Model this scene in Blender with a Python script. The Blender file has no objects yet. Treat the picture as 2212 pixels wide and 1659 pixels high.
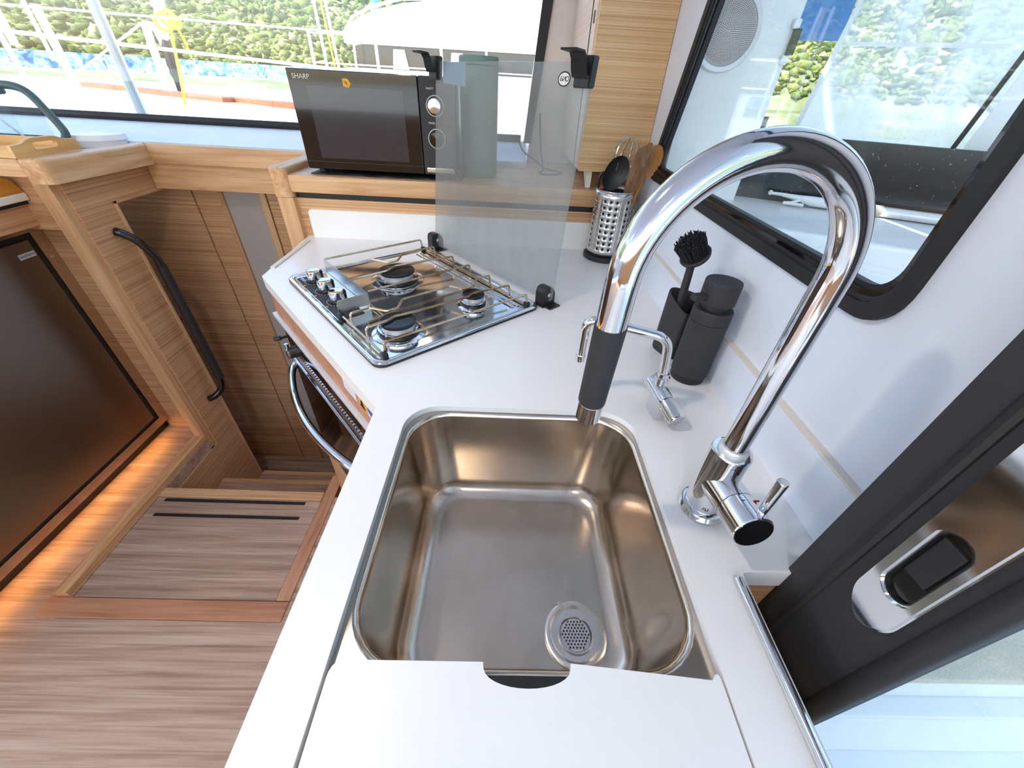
import bpy, bmesh, math, random
from mathutils import Vector, Matrix
random.seed(7)
PI = math.pi
SC = bpy.context.scene
COL = SC.collection

# ------------------------------------------------------------------ camera
PITCH, YAW, ROLL, FPX = 0.66069324, 0.03544997, 0.05972229, 831.97
CAM_Z = 1.32
def _camera():
    cp, sp, cy, sy = math.cos(PITCH), math.sin(PITCH), math.cos(YAW), math.sin(YAW)
    fwd = Vector((sy*cp, cy*cp, -sp)); right = Vector((cy, -sy, 0)); up = right.cross(fwd)
    cr, sr = math.cos(ROLL), math.sin(ROLL)
    r = cr*right + sr*up; u = -sr*right + cr*up
    cam = bpy.data.cameras.new('camera'); o = bpy.data.objects.new('camera', cam); COL.objects.link(o)
    o.matrix_world = Matrix(((r.x, u.x, -fwd.x, 0), (r.y, u.y, -fwd.y, 0), (r.z, u.z, -fwd.z, CAM_Z), (0, 0, 0, 1)))
    cam.sensor_fit = 'HORIZONTAL'; cam.sensor_width = 36; cam.lens = FPX/2212*36
    cam.clip_start = 0.01; cam.clip_end = 600
    SC.camera = o
_camera()

# ------------------------------------------------------------------ world, sun, exposure
SKY_STRENGTH, SUN_POWER, EXPOSURE = 0.55, 4.0, 0.60
w = bpy.data.worlds.new('sky'); SC.world = w; w.use_nodes = True
nt = w.node_tree; bg = nt.nodes['Background']
sky = nt.nodes.new('ShaderNodeTexSky'); sky.sky_type = 'NISHITA'; sky.sun_disc = False
sky.sun_elevation = math.radians(52); sky.sun_rotation = math.radians(-130); sky.air_density = 1.0; sky.dust_density = 2.5; sky.ozone_density = 1.0
nt.links.new(sky.outputs[0], bg.inputs[0]); bg.inputs[1].default_value = SKY_STRENGTH
sl = bpy.data.lights.new('sun', 'SUN'); sl.energy = SUN_POWER; sl.angle = math.radians(0.6); sl.color = (1.0, 0.95, 0.88)
so = bpy.data.objects.new('sun', sl); COL.objects.link(so)
so.rotation_euler = Vector((-0.45, -0.38, 0.81)).to_track_quat('Z', 'Y').to_euler()
cy = SC.cycles; cy.max_bounces = 8; cy.diffuse_bounces = 4; cy.glossy_bounces = 4; cy.transmission_bounces = 4; cy.transparent_max_bounces = 12; cy.caustics_reflective = False; cy.caustics_refractive = False; cy.adaptive_threshold = 0.02
vs = SC.view_settings; vs.view_transform = 'Standard'; vs.look = 'None'; vs.gamma = 1.0; vs.use_curve_mapping = False; vs.exposure = EXPOSURE

# ------------------------------------------------------------------ material helpers
def lin(c):
    c = c/255.0
    return c/12.92 if c <= 0.04045 else ((c+0.055)/1.055)**2.4
def S(r, g, b): return (lin(r), lin(g), lin(b), 1.0)
MATS = {}
def new_mat(name):
    m = bpy.data.materials.new(name); m.use_nodes = True
    MATS[name] = m
    return m, m.node_tree, m.node_tree.nodes['Principled BSDF']
def noise_node(t, scale=(1, 1, 1), detail=4, rough=0.55, dist=0.0, nscale=1.0, rot=(0, 0, 0)):
    tc = t.nodes.new('ShaderNodeTexCoord'); mp = t.nodes.new('ShaderNodeMapping')
    mp.inputs['Scale'].default_value = scale; mp.inputs['Rotation'].default_value = rot
    n = t.nodes.new('ShaderNodeTexNoise'); n.inputs['Scale'].default_value = nscale; n.inputs['Detail'].default_value = detail
    n.inputs['Roughness'].default_value = rough; n.inputs['Distortion'].default_value = dist
    t.links.new(tc.outputs['Object'], mp.inputs[0]); t.links.new(mp.outputs[0], n.inputs['Vector'])
    return n
def ramp(t, src, stops):
    r = t.nodes.new('ShaderNodeValToRGB'); e = r.color_ramp.elements
    while len(e) < len(stops): e.new(0.5)
    for i, (p, c) in enumerate(stops): e[i].position = p; e[i].color = c
    t.links.new(src, r.inputs[0]); return r
def bump(t, b, src, strength, dist=0.001):
    n = t.nodes.new('ShaderNodeBump'); n.inputs['Strength'].default_value = strength; n.inputs['Distance'].default_value = dist
    t.links.new(src, n.inputs['Height']); t.links.new(n.outputs[0], b.inputs['Normal'])
def plain(name, col, rough=0.5, metal=0.0, var=0.06, vscale=30, bmp=0.0, coat=0.0, spec=0.5, aniso=0.0):
    m, t, b = new_mat(name)
    n = noise_node(t, (vscale,)*3, 4)
    d = tuple(c*(1-var) for c in col[:3])+(1,); l = tuple(min(1, c*(1+var)) for c in col[:3])+(1,)
    r = ramp(t, n.outputs[0], [(0.3, d), (0.7, l)])
    t.links.new(r.outputs[0], b.inputs['Base Color'])
    b.inputs['Roughness'].default_value = rough; b.inputs['Metallic'].default_value = metal
    b.inputs['Coat Weight'].default_value = coat; b.inputs['Specular IOR Level'].default_value = spec
    b.inputs['Anisotropic'].default_value = aniso
    if bmp: bump(t, b, n.outputs[0], bmp)
    return m
def wood(name, dark, mid, light, axis='x', fine=70, along=1.6, rough=0.42, dist=0.6, contrast=1.0, bmp=0.12):
    m, t, b = new_mat(name)
    sc = {'x': (along, fine, fine), 'y': (fine, along, fine), 'z': (fine, fine, along)}[axis]
    n1 = noise_node(t, sc, 5, 0.62, dist)
    sc2 = tuple(s*0.22 if s > along else s*0.6 for s in sc)
    n2 = noise_node(t, sc2, 3, 0.5, dist*1.5)
    mx = t.nodes.new('ShaderNodeMix'); mx.data_type = 'FLOAT'; mx.inputs[0].default_value = 0.42 if fine < 150 else 0.2
    t.links.new(n1.outputs[0], mx.inputs[2]); t.links.new(n2.outputs[0], mx.inputs[3])
    h = 0.16/contrast
    r = ramp(t, mx.outputs[0], [(0.5-h, dark), (0.5, mid), (0.5+h, light)])
    t.links.new(r.outputs[0], b.inputs['Base Color']); b.inputs['Roughness'].default_value = rough
    bump(t, b, n1.outputs[0], bmp)
    return m
def metal(name, col, rough, smudge=0.05, vscale=(20, 20, 20), aniso=0.0, tint=None):
    m, t, b = new_mat(name)
    n = noise_node(t, vscale, 6, 0.6, 0.4)
    r = ramp(t, n.outputs[0], [(0.35, (rough,)*3+(1,)), (0.75, (rough+smudge,)*3+(1,))])
    t.links.new(r.outputs[0], b.inputs['Roughness'])
    b.inputs['Metallic'].default_value = 1; b.inputs['Base Color'].default_value = col; b.inputs['Anisotropic'].default_value = aniso
    if tint:
        n2 = noise_node(t, (9, 9, 9), 4, 0.6)
        r2 = ramp(t, n2.outputs[0], [(0.35, tint), (0.65, col)]); t.links.new(r2.outputs[0], b.inputs['Base Color'])
    return m
def thin_glass(name, tint=(0.92, 0.97, 0.97, 1), haze=0.0, haze_col=(0.8, 0.85, 0.88, 1), rough=0.02, bmp=0.0, specks=0.0, refl=1.0, streak=None):
    m, t, b = new_mat(name); t.nodes.remove(b)
    out = t.nodes['Material Output']
    tr = t.nodes.new('ShaderNodeBsdfTransparent'); tr.inputs[0].default_value = tint
    gl = t.nodes.new('ShaderNodeBsdfGlossy'); gl.inputs['Roughness'].default_value = rough
    fr = t.nodes.new('ShaderNodeLayerWeight'); fr.inputs[0].default_value = 0.5
    pw = t.nodes.new('ShaderNodeMath'); pw.operation = 'POWER'; pw.inputs[1].default_value = 5.0
    mu = t.nodes.new('ShaderNodeMath'); mu.operation = 'MULTIPLY_ADD'; mu.inputs[1].default_value = 0.95*refl; mu.inputs[2].default_value = 0.04*refl
    t.links.new(fr.outputs['Facing'], pw.inputs[0]); t.links.new(pw.outputs[0], mu.inputs[0])
    mx = t.nodes.new('ShaderNodeMixShader'); t.links.new(mu.outputs[0], mx.inputs[0]); t.links.new(tr.outputs[0], mx.inputs[1]); t.links.new(gl.outputs[0], mx.inputs[2])
    last = mx.outputs[0]
    if haze > 0 or specks > 0 or streak:
        df = t.nodes.new('ShaderNodeBsdfDiffuse'); df.inputs[0].default_value = haze_col
        tl = t.nodes.new('ShaderNodeBsdfTranslucent'); tl.inputs[0].default_value = haze_col
        ad = t.nodes.new('ShaderNodeMixShader'); t.links.new(df.outputs[0], ad.inputs[1]); t.links.new(tl.outputs[0], ad.inputs[2])
        m2 = t.nodes.new('ShaderNodeMixShader')
        if streak:
            n = noise_node(t, streak, 5, 0.6, 1.2)
            r = ramp(t, n.outputs[0], [(0.36, (haze,)*3+(1,)), (0.60, (0.92,)*3+(1,))]); t.links.new(r.outputs[0], m2.inputs[0])
        elif specks > 0:
            n = noise_node(t, (330, 330, 330), 1, 0.5)
            r = ramp(t, n.outputs[0], [(0.735, (haze,)*3+(1,)), (0.77, (specks,)*3+(1,))]); t.links.new(r.outputs[0], m2.inputs[0])
        else:
            n = noise_node(t, (6, 6, 3), 4, 0.6)
            r = ramp(t, n.outputs[0], [(0.3, (haze*0.6,)*3+(1,)), (0.75, (haze*1.5,)*3+(1,))]); t.links.new(r.outputs[0], m2.inputs[0])
        t.links.new(last, m2.inputs[1]); t.links.new(ad.outputs[0], m2.inputs[2]); last = m2.outputs[0]
    if bmp:
        n = noise_node(t, (420, 420, 420), 2); bn = t.nodes.new('ShaderNodeBump'); bn.inputs['Strength'].default_value = bmp; bn.inputs['Distance'].default_value = 0.0005
        t.links.new(n.outputs[0], bn.inputs['Height']); t.links.new(bn.outputs[0], gl.inputs['Normal'])
    t.links.new(last, out.inputs[0])
    return m
def glow(name, col, strength):
    m, t, b = new_mat(name)
    b.inputs['Emission Color'].default_value = col; b.inputs['Emission Strength'].default_value = strength; b.inputs['Base Color'].default_value = col
    return m

OD, OM, OL = S(172, 122, 82), S(204, 158, 114), S(222, 184, 142)
M_oakx = wood('oak_veneer_x', OD, OM, OL, 'x', 210, 0.5, dist=0.25)
M_oaky = wood('oak_veneer_y', OD, OM, OL, 'y', 210, 0.5, dist=0.25)
M_oakz = wood('oak_solid_z', S(186, 138, 94), S(214, 170, 124), S(232, 198, 156), 'z', 48, 1.6)
M_oaksx = wood('oak_solid_x', S(186, 138, 94), S(216, 172, 126), S(232, 198, 156), 'x', 42, 2.0, dist=1.4)
M_oaksy = wood('oak_solid_y', S(186, 138, 94), S(216, 172, 126), S(232, 198, 156), 'y', 42, 2.0, dist=1.4)
M_oakcab = wood('oak_cabinet_x', S(176, 132, 86), S(206, 166, 118), S(224, 192, 148), 'x', 300, 0.6, dist=0.25)
M_floor = wood('laminate_floor', S(138, 112, 92), S(178, 150, 130), S(204, 180, 160), 'x', 62, 1.5, 0.42, dist=1.6, contrast=1.0)
M_trim = wood('floor_trim_x', S(156, 104, 74), S(184, 132, 100), S(200, 152, 120), 'x', 60, 3, 0.42)
M_trimy = wood('floor_trim_y', S(156, 104, 74), S(190, 140, 106), S(206, 160, 124), 'y', 60, 3, 0.42)
M_white = plain('white_worktop', S(243, 241, 238), 0.32, var=0.01, coat=0.15)
M_wall = plain('white_gelcoat', S(226, 233, 246), 0.35, var=0.01)
M_cream = plain('cream_edge', S(226, 216, 204), 0.5, var=0.02)
M_beige = plain('beige_column', S(228, 218, 210), 0.6, var=0.03)
M_litoak = wood('window_lit_oak_side', S(220, 186, 160), S(234, 206, 186), S(242, 220, 204), 'y', 200, 0.6, dist=0.25)  # oak made paler: window light on the cabinet side put into the colour
M_grey = plain('grey_strip', S(176, 168, 160), 0.6, var=0.03)
M_chrome = metal('chrome', (0.74, 0.75, 0.77, 1), 0.05, 0.07)
M_plate = metal('dull_steel_plate', (0.62, 0.60, 0.55, 1), 0.32, 0.04, (4, 4, 4))
M_steel = metal('brushed_steel', (0.66, 0.64, 0.62, 1), 0.22, 0.12, (8, 8, 160), 0.4)
M_sink = metal('sink_steel', (0.64, 0.56, 0.48, 1), 0.19, 0.05, (7, 7, 7), 0.0, (0.56, 0.475, 0.385, 1))
M_hob = metal('polished_hob_steel', (0.74, 0.75, 0.77, 1), 0.07, 0.08)
M_wire = metal('heat_tinted_wire', (0.78, 0.66, 0.48, 1), 0.18, 0.12, (40, 40, 40), 0.0, (0.40, 0.22, 0.08, 1))
M_fridge = metal('dark_brushed_door', (0.30, 0.26, 0.22, 1), 0.34, 0.06, (3, 120, 120), 0.5)
M_bronze = metal('bronze_trim', (0.58, 0.47, 0.38, 1), 0.26, 0.02, (2, 2, 2))
M_black = plain('black_plastic', S(28, 28, 30), 0.42, var=0.15)
M_matte = plain('matte_black', S(44, 44, 47), 0.62, var=0.08, vscale=80)
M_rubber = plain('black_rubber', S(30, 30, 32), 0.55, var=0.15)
M_gloss = plain('gloss_black', S(14, 14, 15), 0.08, var=0.05, coat=0.4)
M_bglass = plain('black_glass', S(10, 9, 9), 0.05, var=0.05, coat=0.5)
M_mesh = plain('grey_mesh_glass', S(52, 54, 60), 0.10, var=0.18, vscale=500, coat=0.4)
M_enamel = plain('black_enamel', S(18, 18, 20), 0.25, var=0.1, vscale=90)
M_pane = thin_glass('window_pane', (0.95, 0.985, 0.985, 1), specks=0.3, haze=0.0)
M_splash = thin_glass('splash_glass', (0.89, 0.91, 0.91, 1), haze=0.24, haze_col=(0.56, 0.59, 0.60, 1), rough=0.1, bmp=0.3)
M_clear = thin_glass('clear_glass', (0.93, 0.97, 0.97, 1))
M_print = plain('white_print', S(225, 225, 225), 0.5, var=0.02)
M_blackprint = plain('black_print', S(15, 15, 15), 0.5, var=0.02)
M_bluesky = plain('blue_canvas', S(92, 146, 204), 0.7, var=0.05)
M_bluelab = plain('pale_blue_label', S(160, 190, 225), 0.5, var=0.04)
M_green = plain('sage_green', S(112, 138, 126), 0.5, var=0.06)
M_teal = plain('grey_green_plastic', S(74, 98, 100), 0.4, var=0.08)
M_bamboo = wood('bamboo_x', S(204, 150, 84), S(226, 178, 112), S(238, 200, 142), 'x', 40, 2.5)
M_bambooy = wood('bamboo_y', S(200, 146, 80), S(224, 174, 108), S(238, 200, 142), 'y', 40, 2.5)
M_amber = wood('amber_wood', S(176, 112, 30), S(206, 142, 52), S(222, 164, 78), 'y', 30, 2)
M_walnut = wood('walnut', S(84, 56, 36), S(130, 94, 64), S(172, 132, 96), 'z', 60, 8)
M_beech = wood('beech', S(140, 88, 34), S(172, 114, 52), S(196, 140, 76), 'z', 60, 6)
M_red = plain('red_plastic', S(190, 50, 36), 0.45, var=0.05)
M_yellow = plain('yellow_rope', S(240, 200, 40), 0.7, var=0.08, vscale=200)
M_orange = plain('warning_yellow', S(226, 170, 40), 0.6, var=0.03)
M_bluesign = plain('sign_blue', S(40, 90, 170), 0.6, var=0.03)
M_paper = plain('paper_label', S(214, 216, 222), 0.6, var=0.03)
M_gel = plain('white_hull', S(240, 240, 238), 0.4, var=0.01)
M_teak = wood('teak', S(120, 68, 40), S(142, 84, 52), S(160, 100, 66), 'x', 20, 1)
M_alu = plain('pale_aluminium', S(220, 222, 226), 0.35, 0.3, var=0.03)
M_dark = plain('smoked_panel', S(34, 38, 42), 0.16, var=0.12, vscale=40)
M_tint = plain('tinted_cabin_window', S(48, 44, 48), 0.12, var=0.25, vscale=3)

# ------------------------------------------------------------------ mesh helpers (world coordinates)
def V(*a): return Vector(a)
def rz(a): return Matrix.Rotation(a, 4, 'Z')
def box(bm, x0, x1, y0, y1, z0, z1, bev=0.0, seg=2, mat=None):
    r = bmesh.ops.create_cube(bm, size=1)
    vs_ = r['verts']
    for v in vs_: v.co = Vector((x0+(x1-x0)*(v.co.x+.5), y0+(y1-y0)*(v.co.y+.5), z0+(z1-z0)*(v.co.z+.5)))
    if bev > 0:
        es = list({e for v in vs_ for e in v.link_edges})
        g = bmesh.ops.bevel(bm, geom=es, offset=bev, segments=seg, affect='EDGES', profile=0.5)
        vs_ = list({v for f in g['faces'] for v in f.verts} | {v for v in vs_ if v.is_valid})
    if mat is not None:
        for v in set(vs_): v.co = mat @ v.co
    return bm
def loft(bm, loops, closed=True, cap0=False, cap1=False):
    rows = [[bm.verts.new(p) for p in L] for L in loops]
    n = len(rows[0])
    for a, b in zip(rows, rows[1:]):
        for i in range(n if closed else n-1):
            j = (i+1) % n
            try: bm.faces.new((a[i], a[j], b[j], b[i]))
            except ValueError: pass
    if cap0: bm.faces.new(list(reversed(rows[0])))
    if cap1: bm.faces.new(rows[-1])
    return rows
def tube(bm, pts, r, n=10, cap=True, closed=False):
    pts = [Vector(p) for p in pts]; rr = r if isinstance(r, (list, tuple)) else [r]*len(pts)
    m = len(pts); loops = []; prev = None
    for i, p in enumerate(pts):
        if closed: d = (pts[(i+1) % m]-pts[i-1])
        else: d = pts[min(i+1, m-1)]-pts[max(i-1, 0)]
        d.normalize()
        if prev is None:
            a = Vector((0, 0, 1)) if abs(d.z) < 0.9 else Vector((1, 0, 0))
            s = d.cross(a).normalized()
        else:
            s = (prev - d*prev.dot(d)).normalized()
        prev = s; t = d.cross(s)
        loops.append([p+(s*math.cos(2*PI*k/n)+t*math.sin(2*PI*k/n))*rr[i] for k in range(n)])
    if closed: loops.append(loops[0]); loft(bm, loops); bmesh.ops.remove_doubles(bm, verts=bm.verts, dist=1e-6)
    else: loft(bm, loops, True, cap, cap)
    return bm
def rounded(pts, rad, n=5):
    """polyline with rounded corners"""
    pts = [Vector(p) for p in pts]; out = [pts[0]]
    for i in range(1, len(pts)-1):
        a, b, c = pts[i-1], pts[i], pts[i+1]
        d1 = (a-b); d2 = (c-b); rr = min(rad, d1.length*0.48, d2.length*0.48)
        p1 = b+d1.normalized()*rr; p2 = b+d2.normalized()*rr
        for k in range(n+1):
            t = k/n; out.append(p1*(1-t)**2+b*2*t*(1-t)+p2*t*t)
    out.append(pts[-1]); return out
def lathe(bm, prof, n=32, mat=None, cap0=True, cap1=True):
    loops = [[Vector((r*math.cos(2*PI*k/n), r*math.sin(2*PI*k/n), z)) for k in range(n)] for r, z in prof]
    if mat is not None: loops = [[mat @ p for p in L] for L in loops]
    loft(bm, loops, True, cap0, cap1); return bm
def T(x, y, z): return Matrix.Translation((x, y, z))
def axis_mat(p, d):
    """matrix whose local +Z points along d, origin p"""
    q = Vector(d).normalized().to_track_quat('Z', 'Y').to_matrix().to_4x4()
    return Matrix.Translation(p) @ q
def rrect(x0, x1, y0, y1, r, n=6):
    P = []
    for cx, cy, a0 in ((x1-r, y1-r, 0), (x0+r, y1-r, PI/2), (x0+r, y0+r, PI), (x1-r, y0+r, 1.5*PI)):
        for k in range(n+1):
            a = a0+k*PI/2/n; P.append((cx+r*math.cos(a), cy+r*math.sin(a)))
    return P
def round_poly(pts, rad, n=5):
    m = len(pts); out = []
    for i in range(m):
        a, b, c = Vector(pts[i-1]), Vector(pts[i]), Vector(pts[(i+1) % m])
        r = rad[i] if isinstance(rad, (list, tuple)) else rad
        if r <= 0: out.append(tuple(b)); continue
        d1, d2 = a-b, c-b; r = min(r, d1.length*.49, d2.length*.49)
        p1, p2 = b+d1.normalized()*r, b+d2.normalized()*r
        for k in range(n+1):
            t = k/n; q = p1*(1-t)**2+b*2*t*(1-t)+p2*t*t; out.append(tuple(q))
    return out
def plate(bm, outer, holes, depth, fn):
    """flat plate of 2D outline with holes; fn(a, b, h) -> 3D; h is 0 (face) or depth (back)"""
    def layer(h):
        es = []
        for L in [outer]+holes:
            vs_ = [bm.verts.new(fn(p[0], p[1], h)) for p in L]
            es.append((vs_, [bm.edges.new((vs_[i], vs_[(i+1) % len(vs_)])) for i in range(len(vs_))]))
        bmesh.ops.triangle_fill(bm, use_beauty=True, use_dissolve=False, edges=[e for _, g in es for e in g])
        return [v for v, _ in es]
    A = layer(0); B = layer(depth)
    for a, b in zip(A, B):
        for i in range(len(a)):
            j = (i+1) % len(a); bm.faces.new((a[i], a[j], b[j], b[i]))
    bmesh.ops.recalc_face_normals(bm, faces=bm.faces)
    return bm
def prism(bm, poly, z0, z1): return plate(bm, poly, [], z1-z0, lambda a, b, h: Vector((a, b, z0+h)))
def NB(): return bmesh.new()

INV = {}
def obj(name, bm, mat, parent=None, smooth=True, angle=35, kind=None, label=None, recalc=True):
    if parent is not None: bmesh.ops.transform(bm, matrix=INV[parent.name], verts=bm.verts)
    if recalc: bmesh.ops.recalc_face_normals(bm, faces=bm.faces)
    me = bpy.data.meshes.new(name); bm.to_mesh(me); bm.free()
    if smooth:
        me.shade_smooth(); me.set_sharp_from_angle(angle=math.radians(angle))
    me.materials.append(mat)
    o = bpy.data.objects.new(name, me); COL.objects.link(o)
    if smooth and kind != 'stuff':
        wn = o.modifiers.new('weighted_normal', 'WEIGHTED_NORMAL'); wn.keep_sharp = True; wn.weight = 50
    if parent is not None: o.parent = parent; INV[o.name] = INV[parent.name]
    else: INV[o.name] = Matrix.Identity(4)
    if kind: o['kind'] = kind
    if label: o['label'] = label
    return o
def tag(o, label, cat, group=None, kind=None):
    o['label'] = label; o['category'] = cat
    if group: o['group'] = group
    if kind: o['kind'] = kind
    return o
def struct(o, label=None):
    o['kind'] = 'structure'
    if label: o['label'] = label
    return o
def thing(name, label, cat, loc=(0, 0, 0), rotz=0.0, group=None):
    o = bpy.data.objects.new(name, None); COL.objects.link(o); o.empty_display_size = 0.02
    o.location = loc; o.rotation_euler = (0, 0, rotz)
    INV[o.name] = (Matrix.Translation(loc) @ rz(rotz)).inverted()
    return tag(o, label, cat, group)
def text(name, body, mat, mw, size, parent, ext=0.0002, align='CENTER', shear=0.0):
    c = bpy.data.curves.new(name, 'FONT'); c.body = body; c.size = size; c.extrude = ext; c.align_x = align; c.align_y = 'CENTER'; c.shear = shear
    c.materials.append(mat)
    tmp = bpy.data.objects.new(name, c); COL.objects.link(tmp)
    me = bpy.data.meshes.new_from_object(tmp.evaluated_get(bpy.context.evaluated_depsgraph_get()))
    bpy.data.objects.remove(tmp); bpy.data.curves.remove(c)
    me.materials.clear(); me.materials.append(mat); me.transform(INV[parent.name] @ mw)
    o = bpy.data.objects.new(name, me); COL.objects.link(o); o.parent = parent
    return o
def frame_mat(p, xdir, ydir):
    x = Vector(xdir).normalized(); y = Vector(ydir).normalized(); z = x.cross(y)
    return Matrix(((x.x, y.x, z.x, p[0]), (x.y, y.y, z.y, p[1]), (x.z, y.z, z.z, p[2]), (0, 0, 0, 1)))

# ================================================================== STRUCTURE
ZC = 0.90
# floor with the stairwell opening
bm = NB()
plate(bm, [(-3.3, -2.6), (1.0, -2.6), (1.0, 0.925), (-0.64, 0.925), (-1.307, 0.925), (-1.307, 1.30), (-3.3, 1.30)],
      [rrect(-1.306, -0.64, 0.476, 0.924, 0.001, 1)], -0.05, lambda a, b, h: Vector((a, b, h)))
fl = struct(obj('floor', bm, M_floor), 'grey brown laminate cabin floor with wavy grain')
bm = NB(); box(bm, -1.305, -0.686, 0.537, 0.905, -0.04, -0.001, 0.0015); obj('hatch_panel', bm, M_floor, fl)
bm = NB(); box(bm, -1.368, -0.640, 0.477, 0.535, -0.04, 0.004, 0.003); obj('hatch_board', bm, M_trim, fl)
bm = NB(); box(bm, -0.684, -0.640, 0.537, 1.03, -0.04, 0.004, 0.003); obj('hatch_board', bm, M_trimy, fl)
bm = NB(); box(bm, -1.307, -0.686, 0.907, 0.947, -0.04, 0.003, 0.004); obj('step_nosing', bm, M_oaksx, fl)
bm = NB(); plate(bm, [(-1.352, 0.537), (-1.309, 0.537), (-1.309, 1.21), (-1.352, 1.21), (-1.352, 0.66), (-1.345, 0.62)], [], 0.055, lambda a, b, h: Vector((a, b, -0.03+h)))
obj('kerb_strip', bm, M_oaksy, fl)
for y0, y1, x0, x1 in ((0.886, 0.899, -1.272, -0.742), (0.822, 0.834, -1.268, -0.738)):
    bm = NB(); box(bm, x0, x1, y0, y1, -0.0015, 0.0008); obj('grip_strip', bm, M_rubber, fl, label='black non-slip grip strip')
# steps down
for k, (z, y0, y1) in enumerate(((-0.22, 0.93, 1.165), (-0.44, 1.15, 1.39), (-0.63, 1.37, 1.70))):
    bm = NB(); box(bm, -2.3 if k == 2 else -1.30, -0.60, y0, y1, z-0.05, z, 0.004)
    s_ = struct(obj('floor_step', bm, M_floor), ['upper companionway step below the hatch', 'lower companionway step', 'lower cabin sole at the foot of the steps'][k])
    if k < 2:
        bm = NB(); box(bm, -1.30, -0.60, y1-0.022, y1+0.004, z-0.05, z+0.003, 0.003); obj('step_nosing', bm, M_oaksx, s_)
    bm = NB(); box(bm, -1.30, -0.60, y0-0.005, y0+0.015, z, z+0.17 if k else z+0.17); obj('riser', bm, M_oakx, s_)
bm = NB(); box(bm, -1.30, -0.60, 0.905, 0.925, -0.70, -0.052); struct(obj('wall_block_floor', bm, M_oakx), 'unseen oak wall added to block light under the saloon floor edge')  # this and the next two: unseen walls added to keep daylight out of the stairwell
bm = NB(); box(bm, -0.60, -0.58, 0.90, 1.72, -0.70, 0.0); struct(obj('wall_block_side', bm, M_oaky), 'unseen oak wall added to block light beside the steps')
bm = NB(); box(bm, -2.32, -1.302, 1.20, 1.22, -0.70, -0.052); struct(obj('wall_block_cabin', bm, M_oakx), 'unseen oak wall added to block light into the lower cabin')
bm = NB(); box(bm, -1.02, -0.96, 1.555, 1.575, -0.6302, -0.6265, 0.001); obj('floor_latch', bm, M_black, s_)

# stairwell back wall: panels
def panel(parent, name, x0, x1, y0, y1, z0, z1, mat, bev=0.002):
    bm = NB(); box(bm, x0, x1, y0, y1, z0, z1, bev); return obj(name, bm, mat, parent)
bm = NB(); box(bm, -2.3, -0.60, 1.675, 1.70, -0.68, 1.06); wb = struct(obj('wall_back', bm, M_oakx), 'shaded oak back wall of the stairwell')
panel(wb, 'panel', -2.3, -1.250, 1.66, 1.68, 0.115, 1.04, M_oakx)
panel(wb, 'panel', -2.3, -1.250, 1.66, 1.68, -0.64, 0.110, M_oakx)
panel(wb, 'panel', -1.246, -1.148, 1.662, 1.68, -0.64, 1.04, M_oakx)
panel(wb, 'stile', -1.146, -1.128, 1.655, 1.68, -0.64, 1.04, M_oakz)
panel(wb, 'grey_strip', -1.128, -0.988, 1.664, 1.68, -0.64, 1.04, M_grey)
panel(wb, 'stile', -0.988, -0.960, 1.655, 1.68, -0.64, 1.04, M_oakz)
panel(wb, 'panel', -0.957, -0.60, 1.66, 1.68, -0.64, 1.04, M_oakx)
bm = NB(); box(bm, -2.32, -2.29, 1.2, 1.70, -0.68, 1.04); struct(obj('wall_far', bm, M_oaky), 'oak end wall of the lower cabin')
# handrail panel (left side of the stairwell)
bm = NB()
plate(bm, [(0.93, -0.66), (1.368, -0.66), (1.368, 0.955), (1.615, 0.955), (1.615, 1.045), (1.235, 1.045), (1.235, -0.052), (0.93, -0.052)], [], 0.022, lambda a, b, h: Vector((-1.300-h, a, b)))
wl = struct(obj('wall_stair', bm, M_oaky), 'oak panel beside the steps carrying the handrail')
bm = NB(); box(bm, -1.324, -1.297, 1.366, 1.378, -0.66, 0.955, 0.001); obj('edge_trim', bm, M_oakz, wl)
bm = NB(); box(bm, -1.324, -1.297, 1.366, 1.615, 0.946, 0.957, 0.001); obj('edge_trim', bm, M_oaksy, wl)
# post
bm = NB(); box(bm, -1.352, -1.306, 1.206, 1.255, -0.03, 1.036, 0.004); struct(obj('trim_post', bm, M_oakz), 'pale oak corner post beside the handrail')
# skirt panels between post and fridge
bm = NB(); box(bm, -1.50, -1.345, 1.285, 1.305, 0.0, 1.036); struct(obj('trim_side_panel', bm, M_oakx), 'oak infill panel between fridge and corner post')
# fiddle rails round the stairwell, z to 1.10
def rail(name, poly, z0, z1, mat, label, bev=0.008):
    cx = sum(p[0] for p in poly)/len(poly); cy = sum(p[1] for p in poly)/len(poly)
    def fn(d):
        out = []
        for i, p in enumerate(poly):
            a, b, c = Vector(poly[i-1]), Vector(p), Vector(poly[(i+1) % len(poly)])
            n1 = Vector((-(b-a).y, (b-a).x)); n2 = Vector((-(c-b).y, (c-b).x))
            n1 = n1.normalized() if n1.length > 1e-9 else n2.normalized(); n2 = n2.normalized() if n2.length > 1e-9 else n1
            nn = (n1+n2)/max(0.4, 1+n1.dot(n2)); out.append((b.x+nn.x*d*SGN, b.y+nn.y*d*SGN))
        return out
    area = sum(poly[i-1][0]*poly[i][1]-poly[i][0]*poly[i-1][1] for i in range(len(poly))); SGN = 1 if area > 0 else -1
    bm = NB(); L = [[Vector((a, b, z0)) for a, b in fn(0)]]
    for k in range(5):
        a = PI/2*k/4; L.append([Vector((p, q, z1-bev+bev*math.sin(a))) for p, q in fn(bev*(1-math.cos(a)))])
    loft(bm, L, True, True, True)
    return struct(obj(name, bm, mat), label)
rail('trim_1', round_poly([(-1.262, 1.185), (-1.252, 1.548), (-1.302, 1.598), (-1.335, 1.185)], [0.02, 0, 0, 0.02]), 1.038, 1.10, M_oaksy, 'oak fiddle rail with rounded end above the handrail')
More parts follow.
